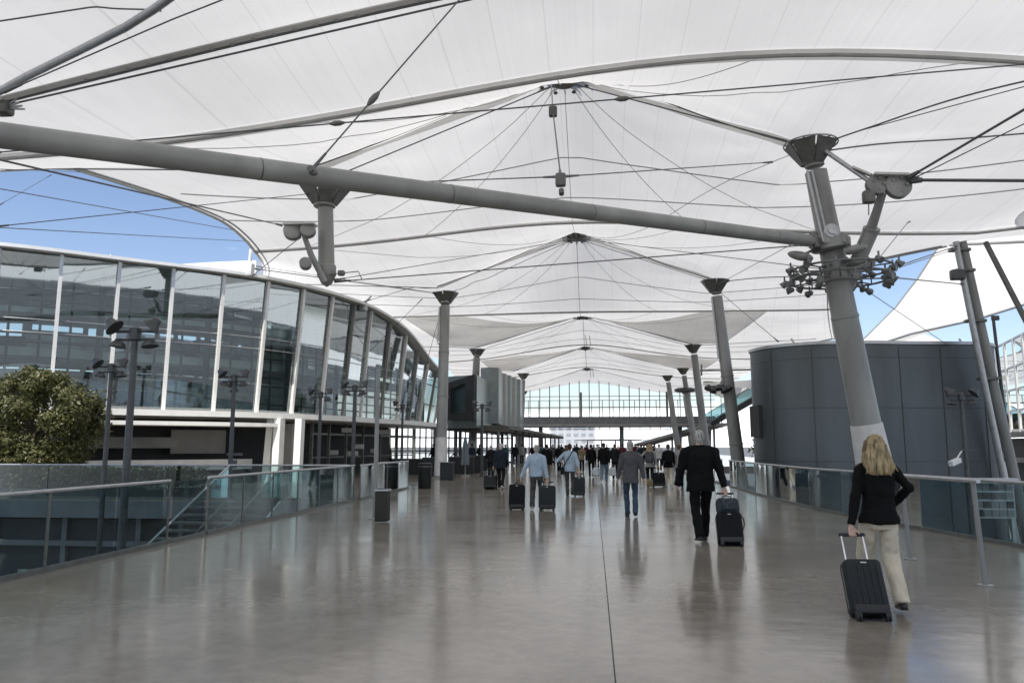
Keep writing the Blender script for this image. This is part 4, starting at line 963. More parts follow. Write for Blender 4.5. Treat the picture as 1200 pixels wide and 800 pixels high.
pb_ = MB(); q = at(876, 518, 46); pb_.box((q.x+2, q.y, -2.86), (4.4, 3.4, 2.68)); tag(pb_.build('planter_block', SLAB), 'raised concrete planter beneath the low dark shrub on the right', 'planter')

# trees standing behind the viewpoint, on the lower ground: the glass front mirrors them
for k, (x_, y_, hh, lb) in enumerate(((-6, -27, 2.6, 'broad tree behind the viewpoint, mirrored in the middle of the glass front'), (-15, -24, 4.2, 'tall tree behind the viewpoint, mirrored at the left of the glass front'), (-26, -20, 3.0, 'loose tree behind the viewpoint, mirrored at the far left of the glass front'))):
    tree(Vector((x_, y_, hh)), (4.2, 3.2, 3.6), -4.2, lb, 5000, 20+k, .17, .22)
# ================================================================== LAMP POSTS
def lamp_post(px, py, dd, base, label, s=1.0, yaw=0):
    top = at(px, py, dd); root = empty('floodlight_post', (top.x, top.y, base), label, 'lamp post', 'floodlight posts with clustered heads')
    b = MB(); b.path([(top.x, top.y, base), (top.x, top.y, lerp(base, top.z, .5)), (top.x, top.y, top.z+.05)], [.085*s, .075*s, .06*s], 14); b.lathe([(.14, 0), (.14, .03), (.1, .05)], (top.x, top.y, base), 14); b.build('pole', LAMPG, root)
    b = MB(); b.lathe([(.09*s, -.22*s), (.11*s, -.2*s), (.11*s, .02*s), (.05*s, .06*s)], top, 12)
    for e in (-1, 1):
        for dz in (-.04, -.2): b.tube(top+Vector((0, 0, dz*s)), top+Vector((e*.40*s, 0, dz*s)), .028*s, .028*s, 6)
    b.build('bracket', LAMPG, root)
    for e in (-1, 1):
        for (dz, tilt, yy) in ((.06, .75, -.10), (-.30, -.15, -.02)):
            p = top+Vector((e*(.40 if dz > 0 else .33)*s, yy*s, dz*s)); Rm = Matrix.Rotation(yaw, 3, 'Z') @ Matrix.Rotation(e*tilt, 3, 'Y') @ Matrix.Rotation(-.12, 3, 'X')
            l = MB(); n = 14
            prof = [(.03, .20), (.08, .19), (.11, .08), (.185, -.02), (.20, -.06), (.17, -.062), (.05, -.05)] if dz > 0 else [(.04, .09), (.10, .08), (.16, .02), (.18, -.05), (.15, -.055), (.05, -.05)]
            vs = []
            for (r, z) in prof: vs += [p+Rm @ (Vector((r*.98*math.cos(2*PI*k/n), r*.72*math.sin(2*PI*k/n), z*.9))*s) for k in range(n)]
            fs = []
            for i in range(len(prof)-1): fs += [(i*n+k, i*n+(k+1) % n, (i+1)*n+(k+1) % n, (i+1)*n+k) for k in range(n)]
            fs += [tuple(range(n)), tuple((len(prof)-1)*n+k for k in range(n))[::-1]]
            l.add(vs, fs); l.build('lamp_head', LAMPG, root)
    return root
lamp_post(159, 386, 14, -4.2, 'nearest tall lamp post with a clover of dark floodlights, left void', 1.0)
lamp_post(131, 428, 20.5, -4.2, 'pale slim lamp post just left of the nearest one, beside the tree', .95)
lamp_post(275, 440, 23.6, 0, 'lamp post with a small crossbar low on its pole, in front of the white pillars', .95)
lamp_post(376, 460, 31, 0, 'lamp post with spread heads right of the white pillars, before the facade', .95)
lamp_post(416, 452, 28, 0, 'lamp post just left of the slim sign pole, heads against the glass', .95)
lamp_post(472, 474, 41, 0, 'small lamp post between the slim sign pole and the sleeved grey mast', .95)
lamp_post(565, 474, 40, 0, 'lamp post with heads before the black-framed glass block', .95)
lp = lamp_post(1126, 462, 27, -4.2, 'lamp post in front of the grey building, security camera below its heads', .95)
p = at(1127, 527, 26.9); b = MB(); b.box(p, (.95, .06, .05)); b.box(p+Vector((.1, 0, -.12)), (.06, .06, .2)); b.build('camera_bracket', LAMPG, lp)
b = MB(); p = at(1119, 541, 26.6); b.bar(p-Vector((.18, .1, .06)), p+Vector((.18, .1, .06)), .16, .15); b.tube(p, at(1127, 528, 26.9), .025, .025, 6); b.build('security_camera', WHITEM, lp)
b = MB(); tp_ = at(275, 532, 23.6); b.box(tp_, (.5, .06, .07)); b.box(tp_-Vector((0, .1, .3)), (.22, .14, .25)); 
b.build('crossbar', LAMPG, [o for o in col.objects if o.name.startswith('floodlight_post')][2])
pp = empty('slim_pole', at(1164, 374, 33), 'thin straight pole with a small fitting on top, behind the twin-tube mast', 'pole')
b = MB(); t = at(1164, 374, 33); b.tube((t.x+.35, t.y, -4.2), t, .09, .06, 10); b.build('shaft', LAMPG, pp); b = MB(); b.rbox(t+Vector((.08, 0, .05)), (.3, .14, .2), .04, 2); b.build('fitting', LAMPG, pp)
# slim sign pole by the near bin
sp = empty('slim_pole', (-4.8, 16.86, 0), 'slim grey pole on a foot plate beside the small litter bin', 'pole')
b = MB(); tz = at(439, 432, 16.86).z; b.tube((-4.8, 16.86, 0), (-4.8, 16.86, tz), .052, .045, 14); b.build('shaft', STEEL, sp); b = MB(); b.lathe([(.13, .001), (.13, .016), (.06, .03)], (-4.8, 16.86, 0), 18); b.build('foot_plate', STEEL, sp)

# ================================================================== STREET FURNITURE
bn = empty('litter_bin', (-4.45, 16.2, 0), 'small square dark mesh litter bin with pale rim, beside the slim pole', 'bin')
b = MB(); b.rbox((-4.45, 16.2, .33), (.27, .27, .62), .02, 2); b.build('body', mat('bin_mesh', (.03, .03, .022), .75, 0, .5, 60, .4, 150), bn)
b = MB(); b.rbox((-4.45, 16.2, .665), (.30, .30, .045), .015, 2); b.build('rim', RODM, bn)
b = MB(); b.rbox((-4.45, 16.2, .695), (.2, .2, .012), .004, 1); b.build('lid', BLACK, bn)
bn = empty('litter_bin', (-6.35, 29, 0), 'tall round black litter bin between the glass railing and the sleeved mast', 'bin')
b = MB(); b.lathe([(.24, .0), (.25, .02), (.25, .84), (.255, .86), (.255, .93), (.2, .96)], (-6.35, 29, 0), 22); b.build('body', BLACK, bn)
b = MB(); b.lathe([(.265, .80), (.265, .84)], (-6.35, 29, 0), 22); b.build('rim', DSTEEL, bn)
def cube_planter(px, py, dd, wd, ht, label, hedge=False, dp=.6):
    p = at(px, py, dd); root = empty('terrace_screen', (p.x, p.y, 0), label, 'screen', 'dark screens round the cafe terrace')
    b = MB(); b.rbox((p.x, p.y, ht/2), (wd, dp, ht-.004), .02, 1); b.build('panel', mat('screen_cloth', (.022, .026, .03), .75, 0, .3, 8), root)
    b = MB(); b.box((p.x, p.y, ht+.016), (wd+.06, dp+.06, .03)); b.build('top_rail', MIDG, root)
cube_planter(508, 550, 41, 1.2, .95, 'dark terrace screen just left of the sleeved grey mast', dp=.3)
cube_planter(524, 552, 36.2, .6, .80, 'small dark cabinet right beside the sleeved mast base', dp=.5)
cube_planter(541, 550, 44, 1.4, .95, 'dark terrace screen behind the closed parasol', dp=.3)
cube_planter(556, 550, 46, 1.0, 1.0, 'dark terrace screen with paler top, right of the closed parasol', dp=.3)
cube_planter(572, 548, 50, 1.5, .95, 'farthest dark terrace screen, behind the grey-haired couple', dp=.3)
cube_planter(478, 548, 43, 1.8, .85, 'wide dark terrace screen left of the tall black bin', dp=.3)
um = empty('closed_parasol', at(545, 556, 40), 'closed grey-blue parasol standing among the terrace screens', 'parasol'); um.location.z = 0; OFF[um.name] = Vector(um.location)
p = Vector(um.location); b = MB(); b.tube(p, p+Vector((0, 0, 2.1)), .03, .03, 8); b.lathe([(.28, 0), (.28, .07), (.06, .1)], p, 16); b.build('pole', STEEL, um)
b = MB(); n = 16; vs = []; fs = []
prof = [(.02, 2.08), (.06, 2.0), (.12, 1.6), (.17, 1.1), (.19, .62), (.15, .6)]
for (r, z) in prof: vs += [p+Vector((r*(1+.22*math.cos(k*PI))*math.cos(2*PI*k/n), r*(1+.22*math.cos(k*PI))*math.sin(2*PI*k/n), z)) for k in range(n)]
for i in range(len(prof)-1): fs += [(i*n+k, i*n+(k+1) % n, (i+1)*n+(k+1) % n, (i+1)*n+k) for k in range(n)]
fs += [tuple(range(n)), tuple((len(prof)-1)*n+k for k in range(n))[::-1]]
b.add(vs, fs); b.build('folded_cloth', mat('parasol_cloth', (.16, .20, .23), .8, 0, .2, 6), um)
# terrace tables with chairs
def terrace_table(px, dd, label, glabels):
    p = at(px, 540, dd); p.z = 0; root = empty('cafe_table', p, label, 'table', 'cafe tables')
    b = MB(); b.lathe([(.34, .72), (.36, .73), (.36, .75), (.3, .755)], p, 22); b.build('table_top', WHITEM, root)
    b = MB(); b.lathe([(.22, 0), (.22, .02), (.03, .04), (.03, .72)], p, 12); b.build('pedestal', DSTEEL, root)
    for k, lb in enumerate(glabels):
        a = PI*k+.3; q = p+Vector((math.cos(a)*.62, math.sin(a)*.62, 0)); r = empty('cafe_chair', q, lb, 'chair', 'cafe chairs'); Rm = Matrix.Rotation(a+PI/2, 3, 'Z')
        m = MB(); m.rbox(q+Vector((0, 0, .45)), (.42, .42, .04), .015, 1, Rm); m.build('seat', DARK, r)
        m = MB(); m.rbox(q+Rm @ Vector((0, -.2, .70)), (.40, .035, .34), .015, 1, Rm); m.build('backrest', DARK, r)
        for (ex, ey) in ((-.18, -.18), (.18, -.18), (-.18, .18), (.18, .18)):
            m = MB(); m.tube(q+Rm @ Vector((ex, ey, 0)), q+Rm @ Vector((ex, ey, .88 if ey < 0 else .44)), .016, .016, 6); m.build('leg', DSTEEL, r)
terrace_table(452, 40, 'round cafe table seen over the railing, left of the tall black bin', ['dark cafe chair right of the table near the tall black bin', 'dark cafe chair left of the table near the tall black bin'])
terrace_table(532, 50, 'round cafe table behind the terrace screens, beside the closed parasol', ['dark cafe chair right of the table behind the terrace screens', 'dark cafe chair left of the table behind the terrace screens'])
# picture rack seen through the right railing
rk = empty('picture_rack', at(1166, 590, 15.5), 'grey rack of small pictures seen through the right glass railing', 'rack'); rk.location.z = -4.2; OFF[rk.name] = Vector(rk.location)
q = at(1166, 586, 15.5); b = MB(); b.box((q.x, q.y+.06, q.z), (.74, .05, .66)); b.box((q.x, q.y, q.z+.37), (.8, .2, .08))
for e in (-.33, .33): b.box((q.x+e, q.y+.1, (q.z-.3-4.2)/2), (.06, .06, q.z-.3+4.2))
b.build('frame', RODM, rk); rnd = random.Random(5)
for i in range(5):
    for k in range(4):
        b = MB(); v = rnd.random(); b.box((q.x-.28+i*.14, q.y+.025, q.z-.24+k*.16), (.12, .02, .13)); b.build('picture', [MIDG, SLAB, DARK, WOOD, STEEL][rnd.randrange(5)], rk)

# ================================================================== PEOPLE
TMP = []
def remesh(mb, vox, sm=6, noise_amp=0, noise_s=9, seedv=0, vstretch=1.0):
    me = bpy.data.meshes.new('tmp'); me.from_pydata(mb.v, [], mb.f); bm = bmesh.new(); bm.from_mesh(me); bmesh.ops.recalc_face_normals(bm, faces=bm.faces[:]); bm.to_mesh(me); bm.free()
    o = bpy.data.objects.new('tmp', me); col.objects.link(o)
    r = o.modifiers.new('r', 'REMESH'); r.mode = 'VOXEL'; r.voxel_size = vox; r.adaptivity = 0
    s = o.modifiers.new('s', 'SMOOTH'); s.iterations = sm; s.factor = .5
    dg = bpy.context.evaluated_depsgraph_get(); dg.update(); out = bpy.data.meshes.new_from_object(o.evaluated_get(dg))
    bpy.data.objects.remove(o); bpy.data.meshes.remove(me); out.materials.clear()
    if noise_amp:
        n = len(out.vertices); co = np.zeros(n*3); no = np.zeros(n*3); out.vertices.foreach_get('co', co); out.vertices.foreach_get('normal', no); co = co.reshape(-1, 3); no = no.reshape(-1, 3)
        dsp = np.array([noise.noise(Vector((p[0]*noise_s+seedv, p[1]*noise_s, p[2]*noise_s*vstretch)))+.5*noise.noise(Vector((p[0]*noise_s*2.3, p[1]*noise_s*2.3+seedv, p[2]*noise_s*2.3*vstretch))) for p in co])
        co = co+no*(dsp*noise_amp)[:, None]; out.vertices.foreach_set('co', co.ravel())
    out.shade_smooth(); out.update(); return out
V = Vector
def joints(pose):
    J = {}
    for s, k in ((-1, 'L'), (1, 'R')):
        fy, lift = pose['foot'+k]; hip = V((s*.092, 0, .93)); ank = V((s*(.085+pose.get('spread', 0)), fy, .085+lift))
        dist = (ank-hip).length; L = .445*2; bend = math.sqrt(max(0, (L/2)**2-(dist/2)**2)) if dist < L else 0
        knee = (hip+ank)/2+V((s*.01, min(bend, .22)*.9+.012, 0))
        sh = V((s*pose.get('sw', .195)*.93, -.01, 1.405)); wr = V(pose['hand'+k]); el_ = (sh+wr)/2; dd = (wr-sh).length; La = .54
        bd = math.sqrt(max(0, (La/2)**2-(dd/2)**2)) if dd < La else 0
        el_ = el_+V(pose.get('elb'+k, (s*.25, -1, 0))).normalized()*bd
        J[k] = dict(hip=hip, knee=knee, ank=ank, sh=sh, el=el_, wr=wr, fd=V((s*.14, 1, -max(0, lift)*2.2)).normalized())
    return J
def hand(mb, wr, d, n, w, curl, sc_=1.0):
    # d along the hand, n palm normal (fingers curl towards it), w towards the thumb
    d = d.normalized(); n = (n-d*n.dot(d)).normalized(); w = (w-d*w.dot(d)-n*w.dot(n)).normalized(); Rm = Matrix((w, n, d)).transposed()
    mb.ell(wr+d*.048*sc_, (.041*sc_, .017*sc_, .056*sc_), 14, 8, Rm); mb.tube(wr-d*.02, wr+d*.03, .026*sc_, .028*sc_, 10)
    for i, (off, ln) in enumerate(((.030, .070), (.010, .078), (-.011, .073), (-.030, .057))):
        p = wr+(d*.088+w*off-n*-.002)*sc_; dirv = d.copy(); ang = 0; pts = [p-d*.03*sc_+w*0, p]
        for q in range(3):
            ang += curl*(.8, 1.1, .8)[q]; dirv = d*math.cos(ang)+n*math.sin(ang); p = p+dirv*ln*sc_*(.45, .32, .25)[q]; pts.append(p)
        mb.path(pts, [.0095*sc_, .0095*sc_, .009*sc_, .0085*sc_, .007*sc_], 8); mb.ell(pts[-1], .007*sc_, 8, 6)
    p = wr+(d*.022+w*.030)*sc_; pts = [p-w*.01]
    for q in range(3):
        dirv = (d*.75+w*(.62-.28*q)+n*(.25+.3*q*min(1, curl))).normalized(); p = p+dirv*(.036, .030, .024)[q]*sc_; pts.append(p)
    mb.path(pts, [.014*sc_, .012*sc_, .0105*sc_, .008*sc_], 8); mb.ell(pts[-1], .008*sc_, 8, 6)
def body_mesh(J, pose, vox, female=False):
    m = MB(); tw = .92 if female else 1
    m.loft([(0, 0, .84, .13, .09), (0, 0, .95, .145, .10), (0, 0, 1.1, .12*tw, .085), (0, .0, 1.28, .15*tw, .10), (0, -.01, 1.42, .15*tw, .075), (0, -.012, 1.47, .07, .055)], 20)
    hc = V((0, .012, 1.638))
    m.path([(0, -.02, 1.42), (0, -.012, 1.5), (0, .005, 1.58)], [.062*tw, .055*tw, .054*tw], 14)
    m.ell(hc+V((0, -.012, .02)), (.076, .094, .094), 20, 14); m.ell(hc+V((0, .022, -.045)), (.056, .068, .072), 18, 12); m.ell(hc+V((0, .055, -.092)), (.026, .022, .020), 10, 8)
    m.path([hc+V((0, .078, .018)), hc+V((0, .098, -.022)), hc+V((0, .088, -.032))], [.008, .014, .012], 8); m.ell(hc+V((0, .092, -.026)), (.015, .012, .010), 10, 8)
    m.ell(hc+V((0, .078, -.060)), (.022, .010, .006), 10, 6); m.ell(hc+V((0, .077, -.071)), (.018, .010, .007), 10, 6)
    for s in (-1, 1):
        m.ell(hc+V((s*.077, -.005, -.012)), (.010, .020, .032), 10, 8, Matrix.Rotation(s*.3, 3, 'Z')); m.ell(hc+V((s*.030, .079, .032)), (.022, .010, .006), 8, 6); m.ell(hc+V((s*.030, .072, .010)), (.013, .010, .009), 8, 6)
    for k in 'LR':
        j = J[k]; s = -1 if k == 'L' else 1
        m.path([j['hip'], j['knee'], j['ank']], [.078, .052, .036], 12); m.ell(j['hip'], .082); m.ell(j['knee'], .053)
        m.ell(j['ank']+j['fd']*.06-V((0, 0, .045)), (.036, .075, .03), 12, 8)
        m.path([j['sh'], j['el'], j['wr']], [.048*tw, .038*tw, .026*tw], 12); m.ell(j['sh'], .056*tw); m.ell(j['el'], .039*tw)
        hd = pose.get('hd'+k) or ((j['wr']-j['el']).normalized()+V((0, .05, 0)), V((-s, 0, 0)), V((0, 1, 0)), .35)
        hand(m, j['wr'], V(hd[0]), V(hd[1]), V(hd[2]), hd[3], .95 if female else 1.05)
    return remesh(m, vox, 3)
def top_mesh(J, pose, vox, female=False, hem=.84, loose=1.0, collar=True, sleeve=1.0, seedv=0, flare=1.0):
    m = MB(); tw = .88 if female else 1.0; L = loose
    hip_r = (.182 if not female else .192)*L*flare; hem -= .02
    m.loft([(0, -.006, hem, hip_r, .138*L*flare), (0, -.006, hem+.05, hip_r, .138*L*flare), (0, -.004, hem+.14, .176*tw*L*(1+(flare-1)*.5), .130*L), (0, 0, 1.12, .168*tw*L, .118*L), (0, 0, 1.24, .178*tw*L, .124*L), (0, -.008, 1.36, .180*tw*L, .115*L), (0, -.012, 1.425, .148*tw*L, .088*L), (0, -.014, 1.470, .092*tw, .068), (0, -.012, 1.52, .062*tw, .062)], 26)
    for k in 'LR':
        j = J[k]; e = j['wr'] if sleeve >= 1 else lerp(j['sh'], j['el'], sleeve*2)
        pts = [j['sh'], j['el'], lerp(j['el'], j['wr'], .96)] if sleeve >= 1 else [j['sh'], e]
        rr = [.066*tw*L, .056*tw*L, .045*tw*L] if sleeve >= 1 else [.07*tw, .058*tw]
        m.path(pts, rr, 14); m.ell(j['sh']+V((0, 0, -.005)), (.064*tw*L, .070*tw*L, .064*tw*L), 14, 10)
        if sleeve >= 1: m.ell(j['el'], .057*tw*L)
        m.path([j['sh'], V((j['sh'].x*.45, -.012, 1.445)), (0, -.012, 1.475)], [.060*tw*L, .056*tw*L, .055*tw], 12)
    return remesh(m, vox, 5, .012, 9, seedv, .8)
def legs_mesh(J, vox, female=False, wide=1.0, seedv=0):
    m = MB()
    m.loft([(0, 0, .80, .138, .100), (0, 0, .86, .148, .112), (0, 0, .95, .142, .106), (0, 0, 1.04, .125, .094)], 24)
    for s in (-1, 1): m.ell((s*.070, -.045, .87), (.072, .068, .09), 14, 10)
    for k in 'LR':
        j = J[k]; end = j['ank']+V((0, -.005, -.035)); m.path([j['hip'], lerp(j['hip'], j['knee'], .5), j['knee'], lerp(j['knee'], end, .45), end], [.086, .083*(.5+.5*wide), .068*wide, .065*wide, .062*wide], 16); m.ell(j['hip'], .086); m.ell(j['knee'], .066*wide)
    return remesh(m, vox, 5, .013, 9, seedv, .9)
def shoe_mesh(j, vox):
    m = MB(); f = j['fd']; up = V((0, 0, 1)); a = j['ank']; x = f.cross(up).normalized(); u2 = x.cross(f); Rm = Matrix((x, f, u2)).transposed(); g = a-u2*.085
    m.ell(g+f*.02+u2*.040, (.043, .085, .042), 14, 10, Rm); m.ell(g+f*.105+u2*.028, (.046, .085, .028), 14, 10, Rm); m.ell(g-f*.045+u2*.032, (.037, .045, .034), 12, 8, Rm)
    m.rbox(g+f*.055+u2*.013, (.082, .255, .022), .01, 2, Rm); m.tube(a-u2*.04, a+u2*.01, .044, .042, 12)
    return remesh(m, vox, 2)
def hair_mesh(kind, vox):
    hc = V((0, .012, 1.638)); m = MB()
    if kind == 'short':
        m.ell(hc+V((0, -.022, .026)), (.0815, .092, .093), 18, 12); m.ell(hc+V((0, -.046, -.03)), (.070, .058, .064), 14, 10); m.ell(hc+V((0, -.052, -.072)), (.050, .036, .045), 14, 10); return remesh(m, vox, 2, .004, 45)
    if kind == 'bald':
        m.path([hc+V((.078*math.cos(t), -.014+.088*math.sin(t), -.012)) for t in [PI+.15+(PI-.3)*k/10 for k in range(11)]], .024, 10); m.ell(hc+V((0, -.072, .0)), (.055, .03, .05)); m.ell(hc+V((0, -.02, .036)), (.077, .088, .083), 18, 12); return remesh(m, vox, 2, .003, 45)
    if kind == 'bun':
        m.ell(hc+V((0, -.026, .028)), (.085, .094, .092), 18, 12); m.ell(hc+V((0, -.055, -.035)), (.07, .055, .07)); m.ell(hc+V((0, -.125, .03)), (.04, .035, .04)); return remesh(m, vox, 2, .004, 40)
    # long, falling over the shoulders
    m.ell(hc+V((0, -.024, .030)), (.090, .098, .094), 20, 14)
    m.loft([(0, -.035, 1.70, .055, .05), (0, -.042, 1.65, .088, .080), (0, -.055, 1.58, .104, .074), (0, -.075, 1.50, .124, .068), (0, -.098, 1.43, .140, .050), (0, -.112, 1.375, .132, .034), (0, -.118, 1.345, .10, .022)], 26)
    rnd = random.Random(2)
    for k in range(13):
        a = -1+2*k/12; ln = rnd.uniform(-.045, .03)
        m.path([(a*.075, -.075-.035*(1-a*a), 1.66), (a*.105, -.095-.035*(1-a*a), 1.54), (a*.140, -.122-.03*(1-a*a), 1.43), (a*.170+rnd.uniform(-.02, .02), -.132-.02*(1-a*a), 1.325+ln+.05*abs(a))], [.014, .017, .013, .002], 7)
    for s in (-1, 1): m.path([(s*.082, -.0, 1.70), (s*.100, .012, 1.60), (s*.118, -.02, 1.50), (s*.135, -.05, 1.42)], [.02, .028, .03, .01], 8)
    return remesh(m, vox, 1, .004, 60, 0, .12)
CACHE = {}
SKIN = mat('skin', (.52, .34, .26), .5, 0, .06, 12)
MOUTH = mat('lips', (.35, .16, .13), .5); EYE = mat('eye', (.06, .05, .05), .2)
def cloth(name, c, rough=.9, var=.25): return mat('cloth_'+name, c, rough, 0, var, 7, .35, 260, .15)
HAIRC = dict(blonde=(.27, .205, .11), grey=(.34, .33, .31), dark=(.03, .023, .018), brown=(.09, .06, .038), white=(.55, .54, .52))
def hairmat(n):
    return mat('hair_'+n, HAIRC[n], .55, 0, .75, 42, .6, 120, .25, stretch=(1, 1, .08))
def person(loc, rz, h, posename, label, top, bottom, shoes, hair, vox=.016, female=False, group=None, hem=.84, loose=1.0, wide=1.0, flare=1.0, topname='jacket', sleeve=1.0):
    pose = POSES[posename]; key = (posename, vox, female, hem, loose, wide, flare, hair[0], sleeve)
    if key not in CACHE:
        J = joints(pose); CACHE[key] = dict(body=body_mesh(J, pose, min(vox, .012), female), top=top_mesh(J, pose, vox, female, hem, loose, True, sleeve, len(CACHE), flare), legs=legs_mesh(J, vox, female, wide, len(CACHE)), sh=[shoe_mesh(J[k], vox*.8) for k in 'LR'], hair=hair_mesh(hair[0], vox*.7))
        for k_, mm in (('top', cloth('x', (.1, .1, .1))), ('legs', None)): pass
        bme = CACHE[key]['body']; bme.materials.append(SKIN); bme.materials.append(EYE); bme.materials.append(MOUTH)
        n = len(bme.polygons); ce = np.zeros(n*3); bme.polygons.foreach_get('center', ce); ce = ce.reshape(-1, 3); mi = np.zeros(n, dtype=np.int32)
        for s in (-1, 1): mi[np.linalg.norm((ce-np.array([s*.030, .094, 1.650]))/np.array([.012, .02, .006]), axis=1) < 1] = 1
        mi[np.linalg.norm((ce-np.array([0, .10, 1.573]))/np.array([.022, .02, .010]), axis=1) < 1] = 2
        bme.polygons.foreach_set('material_index', mi)
        for q in ('top', 'legs', 'hair'): CACHE[key][q].materials.append(SKIN)
        for q in CACHE[key]['sh']: q.materials.append(SKIN)
    c = CACHE[key]; root = empty('person', loc, label, 'person', group); root.rotation_euler.z = rz; s = h/1.745; root.scale = (s, s, s)
    def put(nm, me, mt, par=None):
        o = bpy.data.objects.new(nm, me); col.objects.link(o); o.parent = par or root
        if mt: o.material_slots[0].link = 'OBJECT'; o.material_slots[0].material = mt
        OFF[o.name] = Vector((0, 0, 0)); return o
    put('body', c['body'], None); put(topname, c['top'], top); put('trousers', c['legs'], bottom); put('hair', c['hair'], hairmat(hair[1]))
    for q in c['sh']: put('shoe', q, shoes)
    root['_s'] = s; del root['_s']; return root
DN = V((0, .08, -1))
POSES = {
 'pull_left': dict(footL=(.20, 0), footR=(-.24, .05), handL=(-.30, -.06, .83), handR=(.20, .20, 1.02), elbR=(.9, -.6, 0), sw=.175, hdL=((0, -.15, -1), (0, -1, 0), (1, 0, 0), .95)),
 'pull_right': dict(footL=(-.30, .045), footR=(.26, 0), handL=(-.36, .08, .86), handR=(.36, -.10, .84), elbL=(-1, -.5, 0), elbR=(1, -.5, 0), sw=.245, hdR=((.05, -.1, -1), (0, -1, 0), (-1, 0, 0), .95)),
 'stroll': dict(footL=(.06, 0), footR=(-.16, .03), handL=(-.30, .06, .85), handR=(.31, -.06, .86)),
 'carry_two': dict(footL=(-.14, .03), footR=(.14, 0), spread=.03, handL=(-.42, -.08, .86), handR=(.30, -.12, .83), elbL=(-1, -.2, 0), sw=.2, hdL=((-.12, 0, -1), (1, 0, 0), (0, 1, 0), .95), hdR=((0, -.1, -1), (0, -1, 0), (-1, 0, 0), .95)),
 'step_a': dict(footL=(.24, 0), footR=(-.26, .07), handL=(-.27, -.14, .86), handR=(.27, .18, .88)),
 'step_b': dict(footL=(-.27, .08), footR=(.24, 0), handL=(-.27, .18, .88), handR=(.27, -.14, .86)),
 'hold_back': dict(footL=(.18, 0), footR=(-.2, .05), handL=(-.24, .2, 1.05), handR=(.32, -.16, .84), elbL=(-1, -.5, 0), hdR=((0, -.1, -1), (0, -1, 0), (-1, 0, 0), .9)),
 'stand': dict(footL=(.02, 0), footR=(-.02, 0), spread=.02, handL=(-.25, .16, .98), handR=(.28, .04, .85)),
}
BLK = cloth('black', (.0065, .0065, .007)); BLK2 = cloth('charcoal', (.015, .016, .018)); BEIGE = cloth('beige', (.60, .53, .41), .85, .10); GRYJ = cloth('grey_jacket', (.085, .087, .092)); JEAN = cloth('jeans', (.050, .075, .105)); LJEAN = cloth('light_jeans', (.13, .19, .27)); LBLUE = cloth('light_blue', (.36, .45, .54), .85, .10); GRYT = cloth('grey_trousers', (.085, .085, .08)); TAN = cloth('tan', (.22, .18, .11)); NAVY = cloth('navy', (.02, .027, .04)); OLIVE = cloth('olive', (.10, .095, .05)); LGREY = cloth('light_grey', (.30, .30, .29)); BURG = cloth('burgundy', (.10, .025, .03)); TEAL = cloth('teal', (.03, .07, .08)); WHT = cloth('white', (.6, .6, .58))
SH = mat('black_shoe', (.012, .012, .012), .45); SHW = mat('pale_shoe', (.5, .48, .45), .6); SHB = mat('brown_shoe', (.06, .04, .028), .5)
def gp(px, py): p = az(px, py, 0); return V((p.x, p.y, 0))
P1 = gp(1037, 714); W1 = person(P1, 0, 1.70, 'pull_left', 'blonde woman in a black jumper and beige trousers pulling a small black suitcase', BLK, BEIGE, SH, ('long', 'blonde'), .0095, True, hem=.875, loose=1.05, wide=1.2, topname='jumper')
P2 = gp(823, 634); person(P2, .03, 1.86, 'pull_right', 'broad man in black pulling a suitcase with a bag on top', BLK, BLK, SH, ('short', 'grey'), .011, hem=.80, loose=1.24, wide=1.1)
P3 = gp(740, 605); person(P3, 0, 1.71, 'stroll', 'grey-haired man in a grey jacket and blue jeans walking empty-handed in the middle', GRYJ, JEAN, SH, ('short', 'grey'), .012, hem=.78, loose=1.06)
P4 = gp(629, 597); person(P4, 0, 1.62, 'carry_two', 'man in a light blue jumper with a black suitcase on each side', LBLUE, GRYT, SHW, ('short', 'grey'), .012, hem=.90, loose=1.10, wide=1.12, topname='jumper')
P5 = gp(668, 581); person(P5, 0, 1.66, 'hold_back', 'man in a pale blue shirt with a bag strap across his back', LBLUE, GRYT, SH, ('short', 'dark'), .014, hem=.84, loose=1.05, sleeve=.8, topname='shirt')
